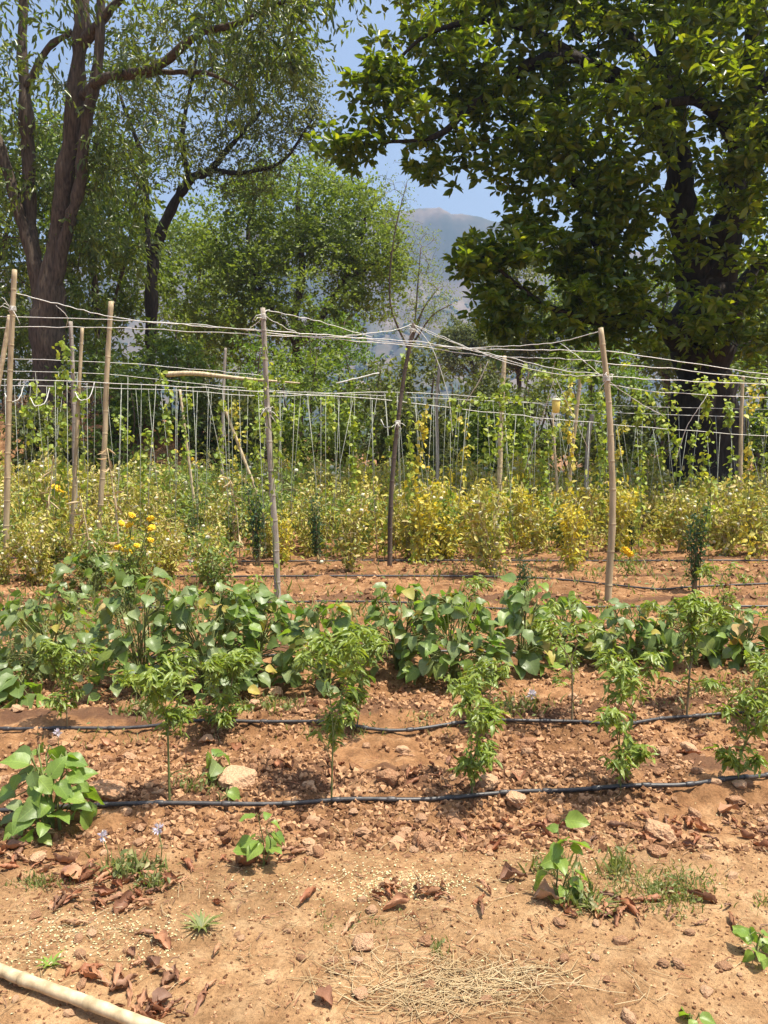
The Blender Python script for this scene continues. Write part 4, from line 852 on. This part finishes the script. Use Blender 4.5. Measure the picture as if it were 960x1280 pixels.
count = 0; row = 0; d = 11.4
while d < 20.6:
    x = -.56*d + rng.uniform(0, .4)
    while x < .56*d:
        pick_ = rng.choice(5, p=[.34, .24, .2, .1, .12]); place(int(pick_), x, d + rng.normal()*.18, rng.uniform(.75, 1.08)*(.9 if d < 12 else 1.0 if d < 14.5 else 1.18)); count += 1
        x += rng.uniform(.5, .85)*(1 + .2*(d > 14.5))
    d += 1.0; row += 1
d = 8.6   # the left of the field reaches nearer
while d < 11.3:
    x = -.56*d
    while x < -.20*d:
        place(int(rng.choice([0, 1, 2], p=[.45, .3, .25])), x, d + rng.normal()*.15, rng.uniform(.5, .78), 'small weedy tomato plant ' + ('left of the marigold clump, ' if x/d < -.33 else 'between marigold clump and grey pole, ') + ('near the bean bushes' if d < 9.5 else 'behind the first weedy ones'), 'tomato plants in the left corner'); x += rng.uniform(.45, .8)
    d += .75
for px, py, s in [(440, 715, .8), (530, 700, .9), (715, 712, .95), (620, 722, .9), (560, 700, .8), (100, 700, .6), (355, 705, .6)]:
    g = gp(px, py); place(int(rng.choice([3, 3, 0, 4])), g.x, g.y, s*rng.uniform(.7, 1.15), 'yellowed tomato plant at the front edge of the field', 'yellow plants at the field front')
print('tomato plants', count)
mb = MB(); n = 26000; y = rng.uniform(10.6, 21, n); x = rng.uniform(-.58, .58, n)*y; kp = vnoise(x*1.3, y*1.3, 4) > -.25 + .35*(y < 12.0); x, y = x[kp], y[kp]; n = len(x)
z = gh(x, y) + rng.random(n)**1.6*.6; le = rng.uniform(.05, .13, n); scatter(mb, LEAF4, np.stack([x, y, z], -1), rvec(n)+np.array([0, 0, .2]), rvec(n)+np.array([0, 0, .4]), le, le*.4)
tag(link('field_undergrowth', mb.mesh('field_undergrowth', M['tomato'])), 'tangled yellowish weeds and withered leaves between the tomato plants', 'weeds', kind='stuff')
# upright dark herbs
def herb_proto():
    root = thing('dark_herb', (0, 0, 0), 'x', 'plant'); mb = MB(); tp = []
    for _ in range(9):
        e = np.array([rng.normal()*.07, rng.normal()*.07, rng.uniform(.6, 1.0)]); S = spline([(rng.normal()*.02, rng.normal()*.02, -.03), e*.5+rng.normal(size=3)*.02, e], 6); tube(mb, S, np.linspace(.007, .003, len(S)), 5); tp.append(S[3:])
    link('stem', mb.mesh('stem', M['woodstem']), root); T = np.concatenate(tp); n = 520; sel = T[rng.integers(0, len(T), n)]+rng.normal(size=(n, 3))*.035; mb = MB(); le = rng.uniform(.04, .08, n)
    scatter(mb, LEAF6, sel, rvec(n)+np.array([0, 0, .35]), rvec(n)+np.array([0, 0, .5]), le, le*.35); tag(link('foliage', mb.mesh('foliage', M['herb']), root), kind='stuff'); return root
hp = herb_proto()
for i, (px, py, s, lab) in enumerate([(322, 708, 1.05, 'dark green upright herb just left of the weathered grey pole'), (398, 705, .85, 'dark green upright herb right of the weathered grey pole'), (868, 738, .95, 'dark green upright herb on bare soil right of the bamboo pole'), (240, 690, .6, 'dark green upright herb right of the yellow marigolds'), (652, 765, .55, 'small dark green herb left of the bamboo pole'), (790, 690, .6, 'small dark green herb behind the bamboo pole')]):
    o = hp if i == 0 else copy_tree(hp); g = gp(px, py); o.location = g; o.scale = (s,)*3; o.rotation_euler = (0, 0, i*1.3); tag(o, lab, 'plant', 'upright dark herbs')
# climbing vines
def vine(trace, label, nper=60, w=.09, mat='vine', leafl=.075):
    P = spline([t if isinstance(t, Vector) else at(*t) for t in trace], 10); base = Vector((P[0][0], P[0][1], P[0][2])); P = P-np.array(base); P[1:-1] += rng.normal(size=(len(P)-2, 3))*.02 + np.sin(np.arange(1, len(P)-1)*.7+rng.uniform(0, 6))[:, None]*np.array([.03, .02, 0])
    root = thing('climbing_vine', base, label, 'vine', 'vines climbing the strings'); mb = MB(); tube(mb, P, .005, 5); link('stem', mb.mesh('stem', M['stem']), root)
    ln = np.linalg.norm(np.diff(P, axis=0), axis=1).sum(); n = int(ln*nper); t = rng.random(n)*(len(P)-1); i = np.minimum(t.astype(int), len(P)-2); f = (t-i)[:, None]; pos = P[i]*(1-f)+P[i+1]*f
    dens = np.clip(.5+1.5*fbm(t*.4, t*0, 2, int(abs(base.x*100))), .03, 1); kp = rng.random(n) < dens+.05; pos = pos[kp]; n = len(pos); off = rvec(n)*(w*(.4+1.3*np.clip(.5+vnoise(pos[:, 2]*2.3, pos[:, 2]*0+base.x, 3), 0, 1)))[:, None]*rng.random((n, 1)); mb = MB(); le = leafl*rng.uniform(.6, 1.25, n)
    scatter(mb, LEAF6, pos+off, rvec(n)+np.array([0, 0, -.5]), rvec(n)*.6+np.array([0, -.5, .5]), le, le*.8); tag(link('foliage', mb.mesh('foliage', M[mat]), root), kind='stuff'); return root
VN = [(36, 620, 472, 10, 'vine'), (82, 600, 430, 10.2, 'vine'), (104, 600, 470, 10.2, 'vine'), (205, 600, 462, 11, 'vine'), (182, 610, 540, 10.8, 'vine'), (530, 700, 505, 10.8, 'tomato_yellow'), (565, 640, 500, 11.2, 'vine'), (610, 715, 520, 10.6, 'vine'), (628, 650, 470, 11.3, 'vine'),
      (640, 620, 505, 11.8, 'vine'), (716, 690, 470, 10.4, 'tomato_yellow'), (690, 640, 530, 11.6, 'vine'), (800, 600, 480, 11, 'vine'), (850, 600, 500, 11.5, 'vine'), (886, 600, 470, 10.5, 'vine'), (936, 600, 480, 10.6, 'tomato_yellow'), (318, 600, 470, 11, 'vine'), (345, 590, 470, 10, 'vine'),
      (58, 600, 500, 11.8, 'vine'), (150, 600, 520, 12.2, 'vine'), (232, 610, 490, 12.6, 'vine'), (296, 600, 500, 13, 'tomato_yellow'), (372, 600, 505, 12.8, 'vine'), (462, 610, 510, 13, 'vine'), (585, 640, 520, 12.4, 'tomato_yellow'), (660, 640, 500, 12.6, 'vine'), (740, 650, 490, 12.2, 'vine'), (778, 630, 530, 13, 'tomato_yellow'), (828, 620, 520, 13, 'vine'), (868, 620, 530, 13.2, 'vine'), (952, 620, 520, 12.8, 'vine'),
      (410, 600, 500, 11.5, 'vine'), (440, 600, 505, 12, 'vine'), (480, 640, 450, 10.8, 'vine'), (512, 600, 440, 10.7, 'vine'), (270, 590, 500, 12, 'vine'), (760, 610, 510, 11.5, 'vine'), (910, 600, 505, 12.5, 'vine'), (970, 600, 470, 11, 'vine')]
LMK = [(14, 'tallest bamboo pole'), (134, 'thick leaning bamboo pole'), (338, 'weathered grey pole'), (500, 'dark leaning pole'), (627, 'pale thin pole'), (762, 'split-top bamboo pole')]
ORD = ['first', 'second', 'third', 'fourth', 'fifth', 'sixth', 'seventh', 'eighth', 'ninth', 'tenth', 'eleventh', 'twelfth']; lcount = {}
for px, pb, pt, D, mt in sorted(VN):
    g = gpt(px, D); g.z += .05; lm = [l for l in LMK if l[0] <= px][-1][1]; lcount[lm] = lcount.get(lm, 0)+1
    vlab = ('yellowing' if mt == 'tomato_yellow' else 'green') + ' vine climbing a string, ' + ORD[lcount[lm]-1] + ' vine right of the ' + lm
    vine([g, at(px+rng.normal()*4, (pb+pt)/2, D), at(px+rng.normal()*5, pt, D)], vlab, rng.uniform(60, 120), rng.uniform(.07, .13), mt)
vine([(800, 520, 11), (822, 492, 10.8), (850, 487, 10.7), (880, 492, 10.5), (884, 520, 10.5)], 'vine arching over between two strings before the black trunk', 90, .08)
vine([(655, 462, 10), (690, 470, 9.8), (740, 470, 9.2), (800, 450, 9.0)], 'thin vine creeping along the twine beside the bamboo pole top', 60, .07)
vine([gpt(343, 7.75), (337, 560, 7.8), (331, 430, 7.8)], 'thin green vine wound round the weathered grey pole', 22, .05, 'vine', .05)
vine([(560, 520, 11), (600, 498, 11), (660, 500, 11), (720, 505, 10.8)], 'vine creeping along the wire behind the yellow trap', 70, .09)
vine([(860, 480, 10), (900, 476, 9.8), (960, 478, 9.6), (1000, 482, 9.6)], 'vine creeping along the twines at the right end of the trellis', 60, .07)

# marigolds
FV, FF = ICO2
fl = []
for s in range(3):
    r = np.random.default_rng(s); mb = MB(); mb.add(FV*np.array([1, 1, .62])*(1+.22*r.normal(size=(len(FV), 1))).clip(.7, 1.4), FF, 0, r.random(len(FF)), False); fl.append(mb.mesh('flower', M['flower']))
def marigold(px, py, flowers, label, H):
    g = gp(px, py); root = thing('marigold_plant', g, label, 'plant', 'marigolds among the field plants'); mb = MB(); D = g.y; leaf = []
    for fx, fy, s in flowers:
        p = np.array(at(fx, fy, D+rng.uniform(-.25, .1)) - g); S = spline([(rng.normal()*.03, rng.normal()*.02, -.03), p*np.array([.4, .4, .5])+rng.normal(size=3)*.03, p], 6); tube(mb, S, np.linspace(.007, .004, len(S)), 5); leaf.append(S[2:-2])
        o = link('flower', fl[random.randrange(3)], root); o.location = Vector(p); o.scale = (s, s, s); o.rotation_euler = (rng.normal()*.4-.3, rng.normal()*.3, rng.uniform(0, 6))
    link('stem', mb.mesh('stem', M['stem']), root); T = np.concatenate(leaf); n = 60+40*len(flowers); sel = T[rng.integers(0, len(T), n)]+rng.normal(size=(n, 3))*.06; mb = MB(); le = rng.uniform(.04, .09, n)
    scatter(mb, LEAF6, sel, rvec(n), rvec(n)+np.array([0, 0, .6]), le, le*.3); tag(link('foliage', mb.mesh('foliage', M['tomato_green']), root), kind='stuff')
marigold(160, 765, [(152, 654, .030), (162, 656, .038), (165, 644, .034), (188, 648, .032), (189, 660, .040), (163, 672, .030), (147, 684, .036), (156, 687, .034), (163, 690, .036), (171, 682, .030), (188, 675, .030)], 'marigold clump with many bright yellow flowers left of the grey pole', .9)
for px, py, fx, fy, lab in [(66, 690, 70, 609, 'marigold with one yellow flower near the left bamboo poles'), (222, 640, 220, 564, 'marigold with yellow flower at the left back of the field'), (240, 640, 240, 574, 'marigold with yellow flower beside the dry brush heap'), (358, 650, 359, 586, 'marigold with yellow flower just right of the grey weathered pole'), (783, 720, 782, 688, 'low marigold with pale yellow flower right of the bamboo pole'), (758, 650, 757, 601, 'marigold with yellow flower directly behind the bamboo pole'), (875, 660, 874, 637, 'marigold with yellow flower above the dark herb on the right'), (888, 640, 886, 612, 'marigold with yellow flower before the black trunk'), (530, 640, 535, 585, 'marigold with yellow flower right of the dark leaning pole'), (700, 650, 690, 600, 'marigold with yellow flower below the yellow trap')]:
    marigold(px, py, [(fx, fy, .055), (fx+6, fy+5, .04)], lab, .7)
# dry stalks on the left
for px, py, top, dx, lab in [(152, 745, 560, -18, 'tall pale dry stalk rising through the marigold clump'), (116, 740, 620, -16, 'pale dry stalk left of the marigold clump'), (160, 735, 655, 6, 'short pale dry stalk in front of the marigold clump'), (45, 720, 570, 22, 'thin dry stalk near the tallest bamboo pole'), (300, 700, 600, -12, 'thin dry stalk left of the dark upright herb')]:
    g = gp(px, py); D = g.y; e = np.array(at(px+dx, top, D) - g); mb = MB(); S = spline([(0, 0, -.03), e*.5+np.array([.03, 0, 0]), e], 8); root = thing('dry_stalk', g, lab, 'stalk', 'dry stalks in the left corner'); tube(mb, S, np.linspace(.011, .005, len(S)), 6); link('stem', mb.mesh('stem', M['drystem']), root); mb = MB()
    n = 26; sel = S[rng.integers(3, len(S), n)]; le = rng.uniform(.08, .2, n); scatter(mb, LEAF6, sel, rvec(n)+np.array([0, 0, -.7]), rvec(n), le, le*.16); tag(link('foliage', mb.mesh('foliage', M['straw']), root), kind='stuff')

# ------------------------------------------------------------------ foreground: cane, stones, litter, straw, weeds
a = gp(-120, 1178); b = gp(0, 1216); c = gp(90, 1249); e = gp(210, 1305)
a.z += .02; e.z += .02; P = [a.lerp(e, t_) for t_ in (0, .33, .66, 1)]; lift = max(ghs(p_.x, p_.y)-p_.z for p_ in [a.lerp(e, t_/12) for t_ in range(13)]); P = [p_ + Vector((0, 0, max(0, lift)+.012)) for p_ in P]
root = pole(P, .0175, .0165, M['bamboo_pale'], 'pale cream bamboo cane lying on the ground in the front left corner', True, name='fallen_cane', ring=1.14)

def stone_mesh(seed):
    r = np.random.default_rng(seed); v, f = ICO2; d = np.zeros(len(v))
    for _ in range(16):           # flat facets
        ax = r.normal(size=3); ax /= np.linalg.norm(ax); h = r.uniform(.62, .95); pr = v@ax; v = v - np.maximum(pr-h, 0)[:, None]*ax*.95
    v = v*(1+.05*r.normal(size=(len(v), 1)))*np.array([1, r.uniform(.65, .95), r.uniform(.45, .7)]); mb = MB(); mb.add(v, f, 0, r.random(), False); return mb.mesh('stone', M['stone'])
SM = [stone_mesh(i) for i in range(12)]
def stone(px, py, wpx, label, group='stones on the soil', sink=.25):
    g = gp(px, py); s = wpx*g.y/F*.5; o = link('stone', SM[random.randrange(12)], None, (g.x, g.y, g.z+s*(.45-sink))); o.scale = (s, s, s*rng.uniform(.8, 1.1)); o.rotation_euler = (rng.normal()*.15, rng.normal()*.15, rng.uniform(0, 6.283)); return tag(o, label, 'stone', group)
for px, py, w, lab in [(133, 992, 52, 'large orange stone right of the big bean plant behind the front hose'), (298, 982, 48, 'large orange stone behind the small three-leaved seedling'), (485, 980, 34, 'orange stone behind the front hose between two chilli plants'), (823, 1046, 46, 'large orange stone in front of the hose at the edge of leaf litter'),
    (49, 1076, 24, 'rounded orange stone in front of the hose below the big bean plant'), (645, 1015, 34, 'flat orange stone in front of the hose near its middle'), (530, 1058, 26, 'brown stone in front of the hose between two bean seedlings'), (610, 985, 34, 'flat orange stone under the slim chilli plant'), (828, 950, 22, 'pale stone between the hoses right of the bushy chilli plant'),
    (134, 862, 26, 'orange stone under the bean bush below the marigolds'), (392, 1028, 18, 'small orange stone below the tall front chilli plant'), (455, 1184, 30, 'flat reddish stone on the bare path near the straw'), (447, 1205, 18, 'small flat stone on the bare path beside the straw'), (699, 1156, 16, 'orange stone on the path below the tall bean seedling'), (847, 1207, 18, 'pale flat stone on the path at the right'),
    (785, 1274, 22, 'pale stone at the very front of the path'), (115, 1170, 18, 'small brown stone near the fallen cane'), (920, 1005, 26, 'orange stone in front of the right end of the hose'), (555, 1000, 22, 'brown stone just in front of the hose middle')]:
    stone(px, py, w*1.15, lab, None, .15)
def poly_rand(x0, x1, y0, y1): return rng.uniform(x0, x1), rng.uniform(y0, y1)
REG = [(0, 960, 1015, 1075, 95, 'small reddish stone on the loose soil in front of the front hose'), (0, 960, 925, 990, 75, 'small reddish stone on the loose soil between the two front hoses'), (0, 960, 845, 897, 30, 'small reddish stone on the soil behind the second hose'), (0, 960, 1090, 1275, 60, 'small pale stone on the bare path')]
for x0, x1, y0, y1, n, lab in REG:
    for _ in range(n):
        px, py = poly_rand(x0, x1, y0, y1); stone(px, py, 8+abs(rng.normal())*8.5, lab, 'small stones on the soil')

# clods: too many to count
mb = MB()
def clods(n, x0, x1, y0, y1, s0, s1, p=2.0):
    y = rng.uniform(y0, y1, n); x = rng.uniform(-1, 1, n)*(.68*y+.5); keep = (vnoise(x*1.6, y*1.6, 8) + .5*vnoise(x*5, y*5, 9)) > -.28; x, y = x[keep], y[keep]; n = len(x)
    s = s0+(s1-s0)*rng.random(n)**(p*2); z = gh(x, y)+s*.25; scatter(mb, OCTA, np.stack([x, y, z], -1), rvec(n), rvec(n), s, s*rng.uniform(.6, 1.1, n), smooth=False)
clods(900, 0, 0, 2.98, 5.2, .015, .034, 1.0); clods(32000, 0, 0, 2.98, 3.95, .0025, .022); clods(25000, 0, 0, 3.9, 5.3, .003, .024); clods(6000, 0, 0, 5.2, 8, .006, .035); clods(4500, 0, 0, 7.5, 12, .01, .05); clods(14000, 0, 0, 1.9, 3.05, .0012, .009, 1.5)
tag(link('loose_soil', mb.mesh('loose_soil', M['clod'])), 'loose reddish crumbs and clods covering the tilled soil', 'soil', kind='stuff')

# dead leaves
def dead_leaf(seed):
    r = np.random.default_rng(seed); nu, nv = 6, 8; t = np.linspace(0, 1, nv); w = r.uniform(.22, .40)*np.sin(np.pi*np.clip(t, .03, .97)**.8)**.7*(1+.18*r.normal(size=nv)); u = np.linspace(-1, 1, nu); c = r.uniform(1.2, 4.6); ang = u*c; rad = 1/c
    X = w[:, None]*rad*np.sin(ang)[None]*1.0; Z = w[:, None]*rad*(1-np.cos(ang))[None]; Y = np.repeat((t-.5)[:, None], nu, 1); b = r.normal()*.35; Z = Z + b*(Y**2) + .045*r.normal(size=Z.shape) + r.normal()*.2*X*Y*4; X = X+.03*r.normal(size=X.shape); Y = Y+.02*r.normal(size=Y.shape); Z -= Z.min()
    V = np.stack([X, Y, Z], -1).reshape(-1, 3); i = np.arange(nv-1)[:, None]*nu; j = np.arange(nu-1)[None]; q = np.stack([i+j, i+j+1, i+nu+j+1, i+nu+j], -1).reshape(-1, 4); mb = MB(); mb.add(V, q, 0, r.random()); return mb.mesh('dead_leaf', M['dryleaf'])
DL = [dead_leaf(200+i) for i in range(26)]
def drop_leaf(px, py, L, label, group='dead leaves on the soil', tilt=.25):
    g = gp(px, py); o = link('dead_leaf', DL[random.randrange(26)], None, (g.x, g.y, g.z+.004)); o.scale = (L, L, L); o.rotation_euler = (rng.normal()*tilt, rng.normal()*tilt, rng.uniform(0, 6.283)); tag(o, label, 'leaf', group)
LR = [ # px, py, spread x, spread y, n, label
    (125, 1095, 75, 14, 34, 'curled brown dead leaf in the litter line below the big bean plant'), (150, 1132, 70, 10, 14, 'curled brown dead leaf at the front of the litter line on the path'), (20, 1085, 40, 14, 12, 'brown dead leaf in the litter at the left edge of the soil'),
    (330, 1078, 45, 10, 14, 'reddish dead leaf around the seedling in front of the hose'), (600, 1045, 90, 12, 30, 'brown dead leaf in the litter in front of the hose middle'), (880, 1040, 70, 16, 42, 'brown dead leaf heaped around the large stone at the right'), (600, 970, 70, 10, 20, 'brown dead leaf under the slim chilli plant'),
    (780, 940, 120, 14, 14, 'brown dead leaf between the two front hoses on the right'), (800, 1140, 75, 12, 22, 'reddish dead leaf around the patch of green weeds'), (520, 1118, 60, 12, 14, 'brown dead leaf near the pale chaff on the path'), (130, 1225, 70, 20, 20, 'rusty dead leaf near the fallen bamboo cane'), (210, 1265, 40, 12, 12, 'rusty dead leaf beyond the end of the fallen cane'),
    (300, 950, 130, 25, 14, 'brown dead leaf between the two front hoses on the left'), (170, 870, 100, 12, 10, 'brown dead leaf under the left bean bushes'), (830, 860, 120, 20, 12, 'brown dead leaf behind the second hose on the right')]
for px, py, sx, sy, n, lab in LR:
    for _ in range(int(n*1.3)): drop_leaf(px+rng.normal()*sx*.8, py+rng.normal()*sy*.8, rng.uniform(.028, .100), lab)
for px, py, L, lab in [(385, 1125, .11, 'dark curled dead leaf lying alone on the path'), (437, 1162, .09, 'folded red-brown dead leaf lying alone on the path'), (92, 1158, .09, 'flat pinkish dead leaf lying alone left on the path'), (204, 1180, .085, 'flat pale dead leaf lying on the path below the small tuft'), (146, 1224, .115, 'long rolled rusty dead leaf above the fallen cane'), (687, 1129, .11, 'rolled red-brown dead leaf at the foot of the tall bean seedling'),
    (600, 1138, .10, 'rolled dead leaf lying alone left of the tall bean seedling'), (405, 1253, .075, 'small dark dead leaf lying alone near the straw'), (310, 1080, .12, 'big reddish dead leaf beside the seedling in front of the hose'), (915, 1156, .09, 'dark dead leaf on the path right of the green weeds'), (270, 1192, .09, 'brown torn dead leaf in the middle of the left path')]:
    drop_leaf(px, py, L, lab, None, .15)
# straw
def straws(name, label, patches, lo, hi, r, mat, cat):
    mb = MB()
    for px, py, sx, sy, n in patches:
        G = gpv(px+rng.normal(size=n)*sx*.55, py+rng.normal(size=n)*sy*.55); Ls = rng.uniform(lo, hi, n); A = rng.normal(size=n)*.7+np.where(rng.random(n) < .7, 0, 1.4)
        Dd = np.stack([np.cos(A), np.sin(A), 0*A], -1); PP = np.stack([G-Dd*Ls[:, None]/2, G+rng.normal(size=(n, 3))*Ls[:, None]*.12, G+Dd*Ls[:, None]/2], 1)
        PP[:, :, 2] = gh(PP[:, :, 0], PP[:, :, 1])+.002+rng.random((n, 3))*.014
        for p in PP: tube(mb, p, r*rng.uniform(.6, 1.2), 3, cap=False, var=rng.random())
    tag(link(name, mb.mesh(name, M[mat])), label, cat, kind='stuff')
straws('straw', 'pale dry straw strewn thickly on the bare path', [(560, 1232, 130, 34, 230), (600, 1218, 120, 22, 90), (530, 1255, 90, 22, 90), (610, 1235, 60, 16, 90)], .03, .15, .0013, 'straw', 'straw')
straws('dark_litter', 'small dark bits of twig and leaf strewn over the soil', [(480, 1150, 560, 130, 420), (480, 1050, 520, 30, 360), (480, 950, 520, 40, 300), (150, 1110, 150, 30, 200)], .01, .045, .0018, 'dryleaf', 'litter')
straws('dry_grass_bits', 'thin dry grass bits scattered over the path', [(480, 1150, 560, 120, 260), (470, 1190, 120, 40, 60), (60, 1180, 100, 60, 60), (760, 1080, 200, 60, 80)], .02, .10, .0011, 'straw', 'straw')
mb = MB()
for px, py, sx, sy, n in [(515, 1105, 60, 14, 650), (470, 1105, 40, 22, 250), (100, 1160, 90, 22, 420), (190, 1180, 40, 30, 200), (60, 1200, 90, 30, 260), (480, 1140, 500, 90, 500), (350, 1110, 90, 20, 160), (690, 1085, 120, 20, 160), (480, 1040, 500, 40, 220)]:
    pts = gpv(px+rng.normal(size=n)*sx*.7, py+rng.normal(size=n)*sy*.7)+np.array([0, 0, .003]); sz = rng.uniform(.004, .012, n)
    scatter(mb, DIAMOND, pts, rvec(n)*np.array([1, 1, .3]), rvec(n)*.5+np.array([0, 0, 1.0]), sz, sz*.7)
tag(link('pale_chaff', mb.mesh('pale_chaff', M['chaff'])), 'tiny pale yellow chaff flakes strewn on the bare path', 'chaff', kind='stuff')
# low weeds
mb = MB()
for px, py, sx, sy, n, h in [(845, 1118, 36, 24, 330, .045), (800, 1105, 50, 18, 160, .045), (722, 1130, 18, 9, 70, .09), (690, 1085, 25, 12, 60, .08), (770, 1085, 14, 12, 70, .07), (160, 1090, 28, 10, 130, .08), (50, 1105, 25, 8, 150, .035), (190, 1110, 10, 6, 60, .06), (180, 890, 30, 8, 130, .08), (340, 885, 30, 8, 120, .08), (640, 885, 40, 10, 150, .09), (150, 925, 90, 10, 60, .06), (420, 915, 40, 10, 90, .06),
        (250, 985, 25, 8, 90, .06), (900, 870, 60, 12, 150, .08), (540, 900, 60, 8, 60, .06), (960, 1130, 20, 10, 30, .05), (550, 1190, 10, 8, 30, .04), (420, 1150, 80, 20, 60, .03), (480, 770, 500, 20, 900, .14), (700, 720, 280, 22, 500, .14), (140, 770, 150, 40, 1100, .16), (60, 830, 70, 25, 700, .14), (940, 860, 50, 20, 120, .1)]:
    pts = gpv(px+rng.normal(size=n)*sx*.7, py+rng.normal(size=n)*sy*.6); scatter(mb, BLADE, pts, rvec(n)*np.array([.55, .55, .1])+np.array([0, 0, .8]), rvec(n), h*rng.uniform(.4, 1.1, n), h*.09*rng.uniform(.6, 1.6, n))
    k = n//2; pts2 = pts[:k]+rng.normal(size=(k, 3))*np.array([.02, .02, 0])+np.array([0, 0, 1])*(rng.random((k, 1))*h*.7); le = rng.uniform(.25, .5, k)*h; scatter(mb, LEAF6, pts2, rvec(k), rvec(k)+np.array([0, 0, 1]), le, le*.5)
tag(link('weeds', mb.mesh('weeds', M['grass'])), 'low green weeds and grass growing in patches on the soil', 'weeds', kind='stuff')
# spiky tuft, and weeds with pale flower heads
def tuft(px, py, n, L, label, mat='grass'):
    g = gp(px, py); root = thing('weed_tuft', g, label, 'plant'); 
    for i in range(n):
        a = i*2.4; el = rng.uniform(.5, 1.1); d = np.array([[math.cos(a), math.sin(a), el]]); mb = MB(); scatter(mb, BLADE, np.array([[0, 0, -.004]]), d, np.array([[-math.cos(a)*.5, -math.sin(a)*.5, 1]]), L*rng.uniform(.7, 1.1), .012); link('leaf', mb.mesh('leaf', M[mat]), root)
tuft(252, 1160, 20, .09, 'spiky green rosette weed alone on the bare path'); tuft(62, 1206, 9, .06, 'small bright green tuft beside the fallen cane', 'bean_fresh'); tuft(745, 1138, 16, .10, 'grass tuft right of the tall bean seedling')
for px, py, hx, hy, lab in [(135, 1085, 128, 1045, 'thin weed with pale seed head in front of the big bean plant'), (200, 1085, 198, 1036, 'thin weed with white head in front of the hose'), (70, 950, 72, 916, 'weed with pale violet flower behind the big bean plant'), (105, 840, 103, 815, 'white-flowered weed at the left bean bush'), (55, 830, 52, 792, 'white-flowered weed at the left edge'), (240, 740, 238, 700, 'weed with pale pink flower right of the marigold clump'), (665, 880, 664, 868, 'white-flowered low weed before the small upright bean bush')]:
    g = gp(px, py); e = np.array(at(hx, hy, g.y)-g); root = thing('flowering_weed', g, lab, 'plant', 'small weeds with pale flower heads'); mb = MB(); tube(mb, [(0, 0, -.01), e*.5+np.array([.01, 0, 0]), e], .002, 4); link('stem', mb.mesh('stem', M['stem']), root); mb = MB(); n = 30; s = .018 if py > 900 else .028
    u = rvec(n); scatter(mb, DIAMOND, e+u*s*.2, u+np.array([0, 0, .3]), rvec(n), s*1.2, s*.5); link('flower', mb.mesh('flower', M['whiteflower']), root)

# ------------------------------------------------------------------ haze: the dusty summer air
m, nt, N, L = newmat('haze'); out = N.new('ShaderNodeOutputMaterial'); pv = N.new('ShaderNodeVolumePrincipled')
pv.inputs['Color'].default_value = (.44, .62, .95, 1); pv.inputs['Density'].default_value = .00045; pv.inputs['Anisotropy'].default_value = .3; L.new(pv.outputs[0], out.inputs['Volume'])
mb = MB(); x, z0, z1 = 3100, -4.0, 400
V = np.array([[-x, -x, z0], [x, -x, z0], [x, x, z0], [-x, x, z0], [-x, -x, z1], [x, -x, z1], [x, x, z1], [-x, x, z1]], float)
mb.add(V, np.array([[0, 3, 2, 1], [4, 5, 6, 7], [0, 1, 5, 4], [1, 2, 6, 5], [2, 3, 7, 6], [3, 0, 4, 7]]), smooth=False)
tag(link('haze', mb.mesh('haze', m)), 'dusty pale haze in the air before the hill', 'haze', kind='stuff')
